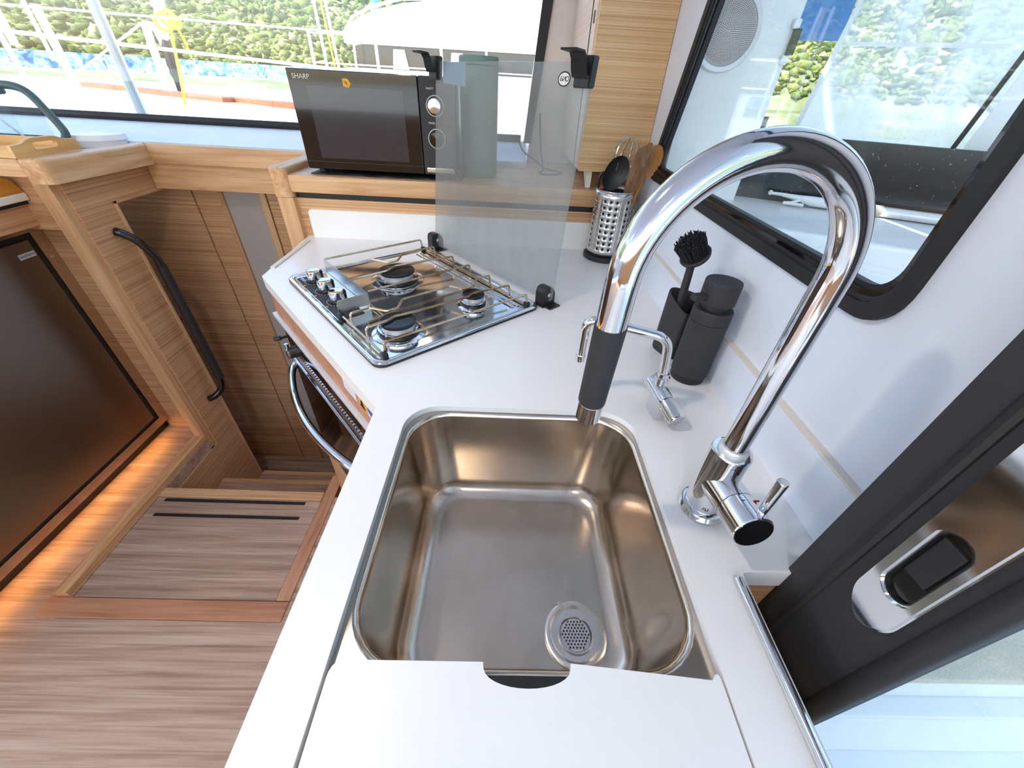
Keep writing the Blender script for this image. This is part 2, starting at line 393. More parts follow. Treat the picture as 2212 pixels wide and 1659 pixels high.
rail('trim_2', [(-1.252, 1.548), (-0.705, 1.548), (-0.705, 1.60), (-1.302, 1.60)], 1.042, 1.10, M_oaksx, 'oak fiddle rail along the back of the stairwell')
bm = NB(); box(bm, -1.298, -0.66, 1.566, 1.59, 0.955, 1.041, 0.001); struct(obj('trim_3', bm, M_oaksx), 'oak lower board under the back fiddle rail')
bm = NB(); box(bm, -1.80, -1.337, 1.196, 1.225, 1.05, 1.098, 0.006); struct(obj('trim_4', bm, M_oaksx), 'oak shelf lip behind the wooden tray')
# shelf surface at z 1.085 behind it
bm = NB(); box(bm, -2.6, -1.30, 1.215, 1.70, 1.055, 1.085); struct(obj('trim_shelf', bm, M_white), 'white shelf top holding the tray')
bm = NB(); box(bm, -1.80, -1.352, 1.226, 1.25, 0.90, 1.052); struct(obj('trim_backing', bm, M_oakx), 'oak backing board above the fridge worktop')

# galley back: shelf with nosing, post, boards
bm = NB(); box(bm, -0.66, 0.392, 1.30, 1.78, 1.045, 1.078); sh = struct(obj('trim_galley_shelf', bm, M_oaksx), 'oak galley shelf under the microwave')
bm = NB(); box(bm, -0.655, 0.392, 1.272, 1.302, 1.031, 1.079, 0.005); obj('nosing', bm, M_oaksx, sh)
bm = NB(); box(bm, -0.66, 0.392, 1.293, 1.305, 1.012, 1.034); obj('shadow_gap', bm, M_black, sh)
bm = NB(); box(bm, -0.652, 0.392, 1.288, 1.31, 0.86, 1.013); obj('back_board', bm, M_oakx, sh)
bm = NB(); plate(bm, round_poly([(-0.622, 0.90), (0.386, 0.90), (0.386, 0.984), (-0.622, 0.984)], [0, 0, 0, 0.014]), [], 0.011, lambda a, b, h: Vector((a, 1.277+h, b))); obj('upstand', bm, M_white, sh)
def soft_prism(bm, fn, z0, z1, bev, n=5):
    # fn(inset) -> outline; rounded upper edge
    L = [[Vector((a, b, z0)) for a, b in fn(0)]]
    for k in range(n+1):
        a = PI/2*k/n; L.append([Vector((p, q, z1-bev+bev*math.sin(a))) for p, q in fn(bev*(1-math.cos(a)))])
    loft(bm, L, True, True, True)
bm = NB(); soft_prism(bm, lambda d: rrect(-0.706+d, -0.652-d, 1.264+d, 1.548-d, 0.016, 5), 1.018, 1.098, 0.010)
obj('end_block', bm, M_oaksy, sh)
bm = NB(); box(bm, -0.703, -0.652, 1.268, 1.32, -0.6, 1.018, 0.006); obj('post', bm, M_oakz, sh)

# front window wall (y 1.78): sill, gasket, pane, column
bm = NB()
prof = [(1.595, 1.085), (1.60, 1.098), (1.66, 1.104), (1.70, 1.122), (1.735, 1.138), (1.80, 1.142), (1.83, 1.02), (1.60, 1.02)]
loft(bm, [[Vector((x, y, z)) for y, z in prof] for x in (-4.2, 0.06)], True, True, True)
struct(obj('wall_front', bm, M_wall), 'white moulded sill under the front window')
win = NB(); tube(win, [(-4.2, 1.785, 1.152), (-0.1, 1.785, 1.152)], 0.013, 8)
box(win, -4.2, 0.04, 1.778, 1.80, 1.140, 1.164)
w1 = struct(obj('window_1', win, M_rubber), 'wide front saloon window with black seal')
bm = NB(); plate(bm, [(-4.2, 1.155), (0.060, 1.155), (0.135, 1.62), (0.19, 1.97), (-4.2, 1.97)], [], 0.006, lambda a, b, h: Vector((a, 1.79+h, b))); obj('pane', bm, M_pane, w1)
bm = NB(); plate(bm, [(0.052, 1.14), (0.080, 1.14), (0.170, 1.97), (0.128, 1.97)], [], 0.03, lambda a, b, h: Vector((a, 1.772+h, b))); obj('side_seal', bm, M_rubber, w1)
bm = NB(); plate(bm, [(0.066, 1.05), (0.42, 1.05), (0.42, 1.97), (0.158, 1.97)], [], 0.03, lambda a, b, h: Vector((a, 1.78+h, b))); struct(obj('wall_column', bm, M_beige), 'beige window column beside the oak cabinet')

# right wall with window hole
YB, YL0, YL1, ZT = 1.205, 1.205, 0.93, 1.90
wouter = [(0.205, 0.0), (1.80, 0.0), (1.80, 1.98), (0.205, 1.98)]
whole = round_poly([(0.352, 1.138), (1.215, 1.138), (0.945, 1.90), (0.352, 1.90)], [0.05, 0.05, 0.05, 0.05], 8)
bm = NB(); plate(bm, wouter, [whole], 0.016, lambda a, b, h: Vector((0.398+h, a, b)))
wr = struct(obj('wall_right', bm, M_wall, smooth=False), 'smooth white cabin wall with the cockpit window')
bm = NB(); box(bm, 0.386, 0.399, 0.215, 1.29, 0.88, 0.9855, 0.0015); us = obj('upstand', bm, M_wall, wr)
bm = NB(); box(bm, 0.3865, 0.399, 0.215, 1.29, 0.9855, 0.9885); obj('seam', bm, M_cream, wr)
def ring(name, o_, i_, x0, x1, mat, parent, bev=0):
    bm = NB(); plate(bm, o_, [i_], x1-x0, lambda a, b, h: Vector((x0+h, a, b)))
    return obj(name, bm, mat, parent)
def hole(d): return round_poly([(0.352+d, 1.138+d), (1.215-d*1.25, 1.138+d), (0.945-d*1.2, 1.90-d), (0.352+d, 1.90-d)], [0.05-d*.5]*4, 8)
w2 = ring('window_2', hole(-0.006), hole(0.010), 0.391, 0.400, M_rubber, None); struct(w2, 'cockpit window in a rounded black frame')
ring('inner_frame', hole(0.008), hole(0.021), 0.397, 0.404, M_gloss, w2)
bm = NB(); L0 = hole(0.012)
tube(bm, [Vector((0.3975, a, b)) for a, b in L0], 0.004, 6, closed=True); obj('seal_bead', bm, M_black, w2)
ring('rebate', hole(0.018), hole(0.026), 0.403, 0.414, M_rubber, w2)
bm = NB(); plate(bm, hole(0.018), [], 0.005, lambda a, b, h: Vector((0.406+h, a, b))); obj('pane', bm, M_pane, w2)

# ceiling and far saloon sides (seen only in reflections)
bm = NB(); box(bm, -4.2, 0.45, -2.6, 1.84, 1.98, 2.05); struct(obj('ceiling', bm, M_wall), 'white saloon ceiling')
bm = NB(); box(bm, -4.25, -4.2, -2.6, 1.84, 0, 1.14); struct(obj('wall_left', bm, M_wall), 'low white wall on the far side of the saloon')
bm = NB(); box(bm, -4.2, 1.0, -2.65, -2.6, 0, 1.0); struct(obj('wall_aft', bm, M_oakx), 'low oak wall behind the camera')

# sliding door: stile, beads, pane
bm = NB(); box(bm, 0.335, 0.375, 0.108, 0.219, 0.0, 1.97, 0.002); d1 = struct(obj('door_1', bm, M_matte), 'black framed glass door to the cockpit')
bm = NB(); tube(bm, [(0.337, 0.186, 0.0), (0.337, 0.186, 1.97)], 0.0065, 10); obj('seal_bead', bm, M_rubber, d1)
bm = NB(); tube(bm, [(0.338, 0.109, 0.0), (0.338, 0.109, 1.97)], 0.0095, 12); obj('seal_bead', bm, M_rubber, d1)
bm = NB(); box(bm, 0.350, 0.356, -1.2, 0.11, 0.02, 1.95); obj('pane', bm, M_clear, d1)

# ================================================================== COUNTER + CABINETS
CT = [(-0.198, -0.5), (-0.200, 0.465), (-0.626, 0.951), (-0.645, 1.296), (0.392, 1.296), (0.392, 0.212), (0.278, 0.212), (0.278, -0.5)]
CT = round_poly(CT, [0, 0.004, 0.006, 0, 0, 0, 0.006, 0], 3)
cut = rrect(-0.148, 0.214, -0.36, 0.474, 0.052, 8)
bm = NB(); plate(bm, CT, [cut], -0.030, lambda a, b, h: Vector((a, b, ZC+h)))
worktop = tag(obj('worktop', bm, M_white, angle=30), 'white galley worktop with the sink cut-out', 'worktop')
bm = NB(); box(bm, -0.631, -0.618, 1.005, 1.237, ZC, ZC+0.004, 0.0015); obj('edge_bead', bm, M_cream, worktop)
# diagonal frame
A41 = math.radians(41.6); UX, UY = math.cos(A41), math.sin(A41)
def dg(s, off, z): return Vector((-0.2-UY*s-UX*off, 0.465+UX*s-UY*off, z))
def diag_box(bm, s0, s1, o0, o1, z0, z1, bev=0.0):
    m = Matrix(((-UY, -UX, 0, -0.2), (UX, -UY, 0, 0.465), (0, 0, 1, 0), (0, 0, 0, 1)))
    return box(bm, s0, s1, o0, o1, z0, z1, bev, 2, m)
cb = thing('sink_cabinet', 'oak galley base cabinet under the white worktop', 'cabinet', (0.05, 0.1, 0))
bm = NB(); prism(bm, [(-0.182, -0.5), (-0.182, 0.445), (-0.166, 0.445), (-0.166, -0.5)], 0.0, 0.868); obj('front_panel', bm, M_oaky, cb)
bm = NB(); box(bm, 0.276, 0.392, 0.214, 0.232, 0.0, 0.869); obj('side_panel', bm, M_oakx, cb)
bm = NB(); box(bm, 0.255, 0.277, -0.5, 0.214, 0.0, 0.869); obj('side_panel', bm, M_oaky, cb)
bm = NB(); box(bm, 0.276, 0.345, -0.5, 0.214, 0.40, 0.42); obj('ledge', bm, M_oakx, cb)
bm = NB(); tube(bm, rounded([(0.2685, 0.203, ZC+0.003), (0.2685, -0.3, ZC+0.003), (0.2685, -0.5, ZC+0.003)], 0.01), 0.0052, 12)
tag(obj('chrome_rail', bm, M_chrome), 'slim chrome rail along the worktop edge beside the door', 'rail')

# ---- sink
sk = thing('sink', 'rectangular stainless steel sink with a corner drain', 'sink', (0.033, 0.3, 0.715))
bm = NB(); ZR = 0.890
SX0, SX1, SY0, SY1 = -0.1395, 0.2065, 0.119, 0.468
loops = []
def RR(d, r, z): return [Vector((a, b, z)) for a, b in rrect(SX0+d, SX1-d, SY0+d, SY1-d, max(r, 0.004), 8)]
n_ = len(RR(0, 0.06, 0))
outer_l = [Vector((a, b, ZR-0.001)) for a, b in rrect(-0.1478, 0.2138, 0.06, 0.4738, 0.052, 8)]
loops.append(outer_l); loops.append(RR(-0.004, 0.062, ZR-0.001)); loops.append(RR(-0.002, 0.061, ZR+0.0015)); loops.append(RR(0.001, 0.06, ZR)); loops.append(RR(0.0035, 0.058, ZR-0.006))
for k in range(1, 5): loops.append(RR(0.0035+0.012*k/4, 0.056, ZR-0.006-0.138*k/4))
for k in range(1, 8):
    a = PI/2*k/7; loops.append(RR(0.0155+0.030*(1-math.cos(a)), 0.056-0.012*(1-math.cos(a)), ZR-0.144-0.030*math.sin(a)))
loft(bm, loops, True, False, True); basin = obj('basin', bm, M_sink, sk, angle=60)
SF = ZR-0.174
# drain
DX, DY = 0.117, 0.210
dr = NB(); lathe(dr, [(0.0435, SF+0.0005), (0.0435, SF+0.003), (0.041, SF+0.0045), (0.037, SF+0.0045), (0.033, SF+0.001), (0.026, SF+0.001), (0.0245, SF+0.004), (0.0225, SF+0.004), (0.0205, SF+0.001), (0.0, SF+0.0012)], 48, T(DX, DY, 0), False, False)
dro = obj('drain', dr, M_steel, sk)
bm = NB()
for i in range(-5, 6):
    for j in range(-5, 6):
        x = (i+0.5*(j % 2))*0.0046; y = j*0.0040
        if x*x+y*y < 0.0185**2: lathe(bm, [(0.00125, SF+0.0013), (0.00125, SF+0.0022)], 8, T(DX+x, DY+y, 0))
obj('drain_hole', bm, M_black, dro, kind='stuff')
bm = NB(); box(bm, DX-0.022, DX-0.016, DY+0.030, DY+0.041, SF+0.003, SF+0.007, 0.001); obj('strainer_tab', bm, M_steel, dro)

# ---- sink cover board
bd = [(-0.1445, -0.34), (0.2115, -0.34), (0.2115, 0.1225), (0.0745, 0.1225)]
nn = []
for k in range(0, 17):
    a = PI*k/16; nn.append((0.0335+0.041*math.cos(a)*(1 if abs(math.cos(a)) < 0.94 else 0.99), 0.1225-0.0195*math.sin(a)**0.8))
bdp = round_poly([(-0.1445, -0.34), (0.2115, -0.34), (0.2115, 0.1225)], [0.004, 0.004, 0.014], 5)
bdp = bdp + nn + round_poly([(0.2, 0.1225), (-0.1445, 0.1225), (-0.1445, -0.34)], [0, 0.014, 0], 5)[1:-1]
bm = NB(); plate(bm, bdp, [], -0.009, lambda a, b, h: Vector((a, b, ZC+h)))
tag(obj('sink_cover_board', bm, M_white), 'white sink cover board with a half-moon finger notch', 'cutting board')
bm = NB(); box(bm, -0.03, 0.10, 0.075, 0.1165, 0.884, 0.8893); obj('bracket', bm, M_black, sk)

# ---- tall faucet
fx, fy = 0.2636, 0.2969
fc = thing('tall_faucet', 'tall chrome gooseneck kitchen faucet with black pull-out spray', 'faucet', (fx, fy, ZC))
bm = NB(); lathe(bm, [(0.0275, ZC), (0.0285, ZC+0.004), (0.026, ZC+0.010), (0.0225, ZC+0.011)], 40, T(fx, fy, 0)); obj('base_ring', bm, M_chrome, fc)
bm = NB(); lathe(bm, [(0.0222, ZC+0.009), (0.0222, ZC+0.104), (0.021, ZC+0.1065), (0.0155, ZC+0.107)], 40, T(fx, fy, 0)); fb = obj('body', bm, M_chrome, fc)
bm = NB(); lathe(bm, [(0.0158, ZC+0.105), (0.0162, ZC+0.111), (0.0145, ZC+0.114)], 32, T(fx, fy, 0)); obj('collar', bm, M_alu, fc)
PHI = 3.2817; ca, sa = math.cos(PHI), math.sin(PHI); RA = 0.0893; ZA = 1.2063
pts = [(fx, fy, z) for z in (ZC+0.10, 1.05, 1.10, 1.15, 1.19)]
for k in range(0, 41):
    a = PI*k/40; q = RA-RA*math.cos(a); pts.append((fx+ca*q, fy+sa*q, ZA+RA*math.sin(a)))
ex, ey = fx+ca*2*RA, fy+sa*2*RA
def grip(z): t = (ZA-z)/(ZA-1.0559); return Vector((ex+0.0024*t, ey+0.0178*t, z))
pts += [tuple(grip(z)) for z in (1.195, 1.18, 1.170)]
bm = NB(); tube(bm, pts, 0.0128, 24); obj('spout_pipe', bm, M_chrome, fc)
gd = (grip(1.0)-grip(1.1)).normalized()
bm = NB(); lathe(bm, [(0.0124, 0), (0.0134, 0.001), (0.0132, 0.090), (0.0128, 0.091)], 32, axis_mat(grip(1.171), gd)); obj('spray_grip', bm, M_matte, fc, label='matte black spray grip')
bm = NB(); lathe(bm, [(0.0126, 0.0), (0.0131, 0.001), (0.0126, 0.0235), (0.0105, 0.0245), (0.0100, 0.020), (0.0, 0.020)], 32, axis_mat(grip(1.081), gd)); obj('spray_nozzle', bm, M_chrome, fc)
# cartridge toward the viewer and its lever
cd = Vector((0.05, -1.0, 0.10)).normalized(); c0 = Vector((fx, fy, ZC+0.057))
bm = NB(); lathe(bm, [(0.0212, 0.0), (0.0212, 0.042)], 36, axis_mat(c0, cd)); obj('cartridge', bm, M_chrome, fc)
bm = NB(); lathe(bm, [(0.0212, 0.0428), (0.0216, 0.0445), (0.0216, 0.0755), (0.0205, 0.0765), (0.0, 0.0768)], 36, axis_mat(c0, cd)); lv = obj('lever_cap', bm, M_chrome, fc)
bm = NB(); lathe(bm, [(0.0203, 0.0766), (0.0200, 0.0774), (0.0, 0.0776)], 36, axis_mat(c0, cd)); obj('end_disc', bm, M_gloss, lv)
bm = NB(); lathe(bm, [(0.0210, 0.0415), (0.0210, 0.0430)], 36, axis_mat(c0, cd)); obj('joint_line', bm, M_black, fc)
lp = Vector((0.2765, 0.235, ZC+0.077))
bm = NB(); tube(bm, [lp, lp+Vector((-0.001, 0.0, 0.052)), lp+Vector((-0.001, 0.0, 0.0535))], [0.0042, 0.0056, 0.0050], 16); obj('lever', bm, M_chrome, lv)
for dx, m_ in ((-0.004, M_bluesign), (0.010, M_red)):
    p = c0+cd*0.050; bm = NB(); box(bm, p.x+dx-0.0028, p.x+dx+0.0028, p.y-0.0006, p.y+0.0006, p.z+0.0195, p.z+0.0215); obj('temperature_mark', bm, m_, lv)
text('lettering', 'IILI', M_blackprint, frame_mat((fx-0.0095, fy-0.0205, ZC+0.022), (0.9, -0.42, 0), (0, 0, 1)), 0.006, fc)

# ---- small secondary tap
tx, ty = 0.268, 0.487
tp = thing('small_tap', 'small chrome tap with swivel spout beside the sink', 'faucet', (tx, ty, ZC))
k0 = Vector((0.2495, 0.512, ZC+0.044)); kd = (Vector((0.275, 0.435, ZC+0.019))-k0).normalized(); km = axis_mat(k0, kd)
bm = NB(); plate(bm, [(0.250, 0.458), (0.272, 0.458), (0.266, 0.492), (0.246, 0.492)], [], 0.036, lambda a, b, h: Vector((a, b, ZC+h*(1 if b < 0.47 else 1.12)))); obj('base', bm, M_chrome, tp)
bm = NB(); lathe(bm, [(0.0125, 0), (0.0135, 0.0015), (0.0138, 0.028), (0.0132, 0.0285), (0.0142, 0.029), (0.0142, 0.046), (0.0135, 0.0465)], 28, km); obj('valve_body', bm, M_chrome, tp)
bm = NB(); Lp = []; prof_n = 48
for zz, rr_ in ((0.0475, 0.0135), (0.049, 0.0150), (0.080, 0.0145), (0.0825, 0.0130)):
    Lp.append([km @ Vector(((rr_+0.0005*math.cos(8*2*PI*k/prof_n))*math.cos(2*PI*k/prof_n), (rr_+0.0005*math.cos(8*2*PI*k/prof_n))*math.sin(2*PI*k/prof_n), zz)) for k in range(prof_n)])
loft(bm, Lp, True, True, True); kn = obj('knob', bm, M_chrome, tp)
bm = NB(); lathe(bm, [(0.0118, 0.0824), (0.0115, 0.0832), (0.0, 0.0833)], 32, km); obj('knob_disc', bm, M_steel, kn)
np_ = Vector((0.2575, 0.494, ZC+0.046))
bm = NB(); lathe(bm, [(0.0105, 0), (0.0105, 0.006), (0.012, 0.007), (0.012, 0.017), (0.0095, 0.018), (0.009, 0.024), (0.0065, 0.025)], 24, T(*np_)); obj('nut', bm, M_chrome, tp)
sp = rounded([np_+Vector((0, 0, 0.02)), (0.250, 0.499, 1.030), (0.128, 0.527, 1.043), (0.128, 0.527, 0.972)], 0.020, 8)
bm = NB(); tube(bm, sp, 0.0073, 16); obj('spout_pipe', bm, M_chrome, tp)
bm = NB(); lathe(bm, [(0.0080, 0), (0.0082, 0.010), (0.0074, 0.012)], 20, T(0.128, 0.527, 0.966)); obj('aerator', bm, M_chrome, tp)

# ---- soap dispenser
dx_, dy_ = 0.350, 0.586
sd = thing('soap_dispenser', 'matte black pump soap dispenser against the white wall', 'soap dispenser', (dx_, dy_, ZC))
bm = NB(); lathe(bm, [(0.030, ZC), (0.0305, ZC+0.002), (0.0305, ZC+0.012)], 40, T(dx_, dy_, 0)); obj('foot', bm, M_rubber, sd)
bm = NB(); lathe(bm, [(0.0315, ZC+0.013), (0.032, ZC+0.015), (0.032, ZC+0.119), (0.0315, ZC+0.120)], 40, T(dx_, dy_, 0)); obj('bottle', bm, M_matte, sd)
bm = NB(); lathe(bm, [(0.032, ZC+0.121), (0.032, ZC+0.139), (0.0305, ZC+0.142), (0.022, ZC+0.143)], 40, T(dx_, dy_, 0)); obj('neck_ring', bm, M_matte, sd)
bm = NB(); lathe(bm, [(0.021, ZC+0.140), (0.021, ZC+0.154)], 32, T(dx_, dy_, 0)); obj('pump_stem', bm, M_matte, sd)
bm = NB(); lathe(bm, [(0.0275, ZC+0.152), (0.0285, ZC+0.154), (0.0285, ZC+0.187), (0.0275, ZC+0.189), (0.0, ZC+0.189)], 40, T(dx_, dy_, 0)); obj('pump_head', bm, M_matte, sd)
bm = NB(); m = T(dx_, dy_, ZC+0.163) @ rz(math.radians(196)); box(bm, 0.020, 0.050, -0.0075, 0.0075, -0.004, 0.006, 0.0015, 2, m); obj('nozzle', bm, M_matte, sd)

# ---- brush holder (rounded triangular cup) and dish brush
hx, hy = 0.342, 0.672
def tri(r, z, rot=0.4, dz=0.0):
    P = round_poly([(r*1.35*math.cos(rot+k*2*PI/3), r*1.35*math.sin(rot+k*2*PI/3)) for k in range(3)], r*0.95, 9)
    return [Vector((hx+a, hy+b, z+dz*(b-0.3*a))) for a, b in P]
bh = thing('brush_holder', 'matte black rounded cup holding the dish brush', 'brush holder', (hx, hy, ZC))
bm = NB(); loft(bm, [tri(0.034, ZC), tri(0.036, ZC+0.004), tri(0.036, ZC+0.112, dz=0.45), tri(0.0345, ZC+0.115, dz=0.45), tri(0.031, ZC+0.112, dz=0.45), tri(0.030, ZC+0.012)], True, True, True); obj('cup', bm, M_matte, bh, angle=50)
br = thing('dish_brush', 'black dish brush with stiff round bristles standing in the holder', 'dish brush', (hx, hy, ZC+0.015))
b0, b1 = Vector((0.338, 0.672, ZC+0.014)), Vector((0.326, 0.664, 1.090))
bd_ = (b1-b0).normalized()
bm = NB(); tube(bm, [b0, b0.lerp(b1, .6), b1], [0.0075, 0.0075, 0.0065], 16); obj('handle', bm, M_matte, br)
hd = Vector((-0.36, -0.10, 0.45)).normalized(); hc = Vector((0.327, 0.662, 1.101))
bm = NB(); lathe(bm, [(0.010, -0.010), (0.0245, -0.004), (0.0262, 0.001), (0.0245, 0.003), (0.0, 0.003)], 32, axis_mat(hc, hd)); obj('head', bm, M_matte, br)
bm = NB(); am = axis_mat(hc, hd)
for i in range(760):
    r = 0.0215*math.sqrt(random.random()); a = random.random()*2*PI
    p = am @ Vector((r*math.cos(a), r*math.sin(a), 0.002)); e = am @ Vector((r*1.18*math.cos(a)+random.gauss(0, .0012), r*1.18*math.sin(a)+random.gauss(0, .0012), 0.029+random.random()*.006))
    tube(bm, [p, e], [0.0010, 0.0008], 4)
obj('bristles', bm, M_rubber, br, kind='stuff', smooth=False)

# ---- utensil cup
ux, uy = 0.309, 1.219
uc = thing('utensil_cup', 'perforated steel utensil cup on a black base in the corner', 'utensil holder', (ux, uy, ZC))
bm = NB(); lathe(bm, [(0.062, ZC), (0.064, ZC+0.002), (0.064, ZC+0.013), (0.060, ZC+0.015)], 48, T(ux, uy, 0)); obj('base', bm, M_black, uc)
bm = NB(); RC = 0.0565; nu, nv = 20, 11; zA, zB = ZC+0.014, ZC+0.196
def cp_(u, v): a = 2*PI*(u+0.35)/nu; return Vector((ux+RC*math.cos(a), uy+RC*math.sin(a), zA+(zB-zA)*v/nv))
vc = {}
def gv(u, v):
    k = (round((u % nu)*4) % (nu*4), round(v*4))
    if k not in vc: vc[k] = bm.verts.new(cp_(u, v))
    return vc[k]
for i in range(nu):
    for j in range(nv):
        rim = [gv(i+k/4, j) for k in range(4)]+[gv(i+1, j+k/4) for k in range(4)]+[gv(i+1-k/4, j+1) for k in range(4)]+[gv(i, j+1-k/4) for k in range(4)]
        if 1 <= j <= 9 and i % 4 != 3:
            hr = []
            for k in range(16):
                a = -3*PI/4+k*PI/8; hr.append(bm.verts.new(cp_(i+.5+0.22*math.cos(a), j+.5+0.24*math.sin(a))))
            for k in range(16):
                k2 = (k+1) % 16; bm.faces.new((rim[k], rim[k2], hr[k2], hr[k]))
        else:
            for k in range(4): bm.faces.new((rim[k], rim[k+1], rim[11-k], rim[(12-k) % 16]))
sc_ = obj('sleeve', bm, M_steel, uc, angle=40)
sm = sc_.modifiers.new('thick', 'SOLIDIFY'); sm.thickness = 0.001
bm = NB(); lathe(bm, [(0.0535, ZC+0.014), (0.0535, ZC+0.188), (0.0525, ZC+0.188), (0.0525, ZC+0.018)], 40, T(ux, uy, 0), True, True); obj('interior_shade', bm, M_rubber, uc)  # added dark cylinder; stands in for the shaded cup interior behind the holes
bm = NB(); tube(bm, [(ux+RC*math.cos(2*PI*k/48), uy+RC*math.sin(2*PI*k/48), zB) for k in range(48)], 0.0016, 8, closed=True); obj('rim', bm, M_steel, uc)
def utensil(name, label, cat, p0, p1): return thing(name, label, cat, p0)
# black ladle spoon
p0, p1 = Vector((0.285, 1.235, ZC+0.02)), Vector((0.300, 1.226, 1.115))
ut = thing('serving_spoon', 'black nylon serving spoon in the utensil cup', 'spoon', p0)
bm = NB(); tube(bm, [p0, p1], 0.005, 10); obj('handle', bm, M_black, ut)
def spoon_bowl(bm, c, up, nrm, hl, hw, th, flat=False):
    up = Vector(up).normalized(); nrm = Vector(nrm); nrm = (nrm-up*nrm.dot(up)).normalized(); sd_ = up.cross(nrm)
    rows = []
    N1, N2 = 14, 20
    for side in (1, -1):
        for i in range(N1 if side == 1 else N1):
            f = i/(N1-1); f = f if side == 1 else 1-f
            dep = (-th*(1-f*f)) if not flat else 0
            rows.append([c+up*(hl*f*math.cos(2*PI*k/N2))+sd_*(hw*f*math.sin(2*PI*k/N2))+nrm*(dep+(0.0 if side == 1 else -0.003)) for k in range(N2)] if f > 0 else [c+nrm*(dep+(0.0 if side == 1 else -0.003)) + up*1e-5*math.cos(2*PI*k/N2)+sd_*1e-5*math.sin(2*PI*k/N2) for k in range(N2)])
    loft(bm, rows, True, False, False)
bm = NB(); spoon_bowl(bm, Vector((0.297, 1.207, 1.137)), (0.42, 0, 1), (0.25, -1, 0.35), 0.046, 0.033, 0.012); obj('bowl', bm, M_black, ut)
# scissors-like handle loop, black and red
p0 = Vector((0.272, 1.222, ZC+0.02)); ut = thing('kitchen_scissors', 'black kitchen scissors with a red inlay tucked in the cup', 'scissors', p0)
bm = NB(); tube(bm, [p0, Vector((0.268, 1.222, 1.09))], 0.004, 8); obj('blade', bm, M_steel, ut)
bm = NB(); tube(bm, [Vector((0.266+0.012*math.cos(a), 1.222, 1.113+0.022*math.sin(a))) for a in [2*PI*k/20 for k in range(20)]], 0.005, 8, closed=True); obj('handle', bm, M_black, ut)
bm = NB(); tube(bm, [Vector((0.258, 1.214, 1.096)), Vector((0.268, 1.214, 1.099))], 0.004, 8); obj('inlay', bm, M_red, ut)
# walnut spatula
p0 = Vector((0.318, 1.212, ZC+0.02)); ut = thing('walnut_spatula', 'dark walnut wooden spatula with angled blade in the cup', 'spatula', p0)
bl = round_poly([(0.322, 1.02), (0.338, 1.02), (0.3585, 1.095), (0.383, 1.150), (0.3885, 1.207), (0.366, 1.211), (0.341, 1.196), (0.331, 1.14), (0.327, 1.08)], [0, 0, 0.01, 0.02, 0.008, 0.01, 0.008, 0.02, 0.02], 4)
def bw(a, b, h):
    y = 1.196-0.26*(b-1.02); k = y/1.2; return Vector((a*k, y+h, 1.32-(1.32-b)*k))
bm = NB(); plate(bm, bl, [], 0.006, bw); obj('blade', bm, M_walnut, ut)
bm = NB(); tube(bm, [p0, Vector((0.330, 1.203, 1.03))], 0.006, 10); obj('handle', bm, M_walnut, ut)
# beech spoon
p0 = Vector((0.336, 1.228, ZC+0.02)); ut = thing('beech_spoon', 'golden beech wooden spoon leaning right in the cup', 'spoon', p0)
bm = NB(); tube(bm, [p0, Vector((0.366, 1.175, 1.14))], 0.006, 10); obj('handle', bm, M_beech, ut)
bm = NB(); spoon_bowl(bm, Vector((0.3790, 1.178, 1.172)), (0.26, -0.12, 1), (-0.25, -1, 0.3), 0.043, 0.0235, 0.006); obj('bowl', bm, M_beech, ut)
p0 = Vector((0.340, 1.240, ZC+0.02)); ut = thing('wooden_stick', 'thin orange wooden handle showing behind the spatula', 'utensil', p0)
bm = NB(); tube(bm, [p0, Vector((0.382, 1.232, 1.205)), Vector((0.3835, 1.232, 1.212))], [0.006, 0.008, 0.004], 10); obj('stick', bm, M_beech, ut)
# whisk
p0 = Vector((0.300, 1.245, ZC+0.02)); ut = thing('balloon_whisk', 'steel balloon whisk standing in the utensil cup', 'whisk', p0)
wb0 = Vector((0.306, 1.240, 1.105)); wd = Vector((0.22, 0.0, 1)).normalized()
bm = NB(); tube(bm, [p0, wb0], 0.006, 10); obj('handle', bm, M_steel, ut)
wm = axis_mat(wb0, wd)
for k in range(5):
    a = PI*k/5; P = []
    for i in range(25):
        t = i/24; ang = -PI/2*1.0+PI*2*t
        zz = 0.052-0.062*math.cos(2*PI*t) if True else 0; rr_ = 0.030*math.sin(2*PI*t)*(1 if t < .5 else 1)
        zz = 0.060*(1-math.cos(2*PI*t)); rr_ = 0.041*math.sin(2*PI*t)*(0.55+0.45*(1-math.cos(2*PI*t))/2)
        P.append(wm @ Vector((rr_*math.cos(a), rr_*math.sin(a), zz)))
    bm = NB(); tube(bm, P, 0.0009, 6); obj('wire_loop', bm, M_chrome, ut)

# ================================================================== HOB
HO = Vector((-0.224, 0.562, ZC)); HM = Matrix(((UX, -UY, 0, HO.x), (UY, UX, 0, HO.y), (0, 0, 1, HO.z), (0, 0, 0, 1)))
def H(t, s, z): return HM @ Vector((t, s, z))
hb = thing('gas_hob', 'three-burner stainless gas hob with a wire pan rack', 'hob', tuple(HO), A41)
HT, HS = 0.415, 0.496
def hloop(d, z, r=0.022): return [H(a, b, z) for a, b in rrect(d, HT-d, d, HS-d, r, 6)]
bm = NB(); loft(bm, [hloop(0.001, 0.0), hloop(0.0, 0.004), hloop(0.001, 0.0065)], True, True, True); obj('seal', bm, M_rubber, hb)
bm = NB(); loft(bm, [hloop(0.001, 0.005), hloop(0.0, 0.0075), hloop(0.003, 0.0115), hloop(0.009, 0.0118, 0.018), hloop(0.013, 0.0085, 0.016), hloop(0.017, 0.0068, 0.014)], True, False, True); hp = obj('tray', bm, M_hob, hb, angle=60)
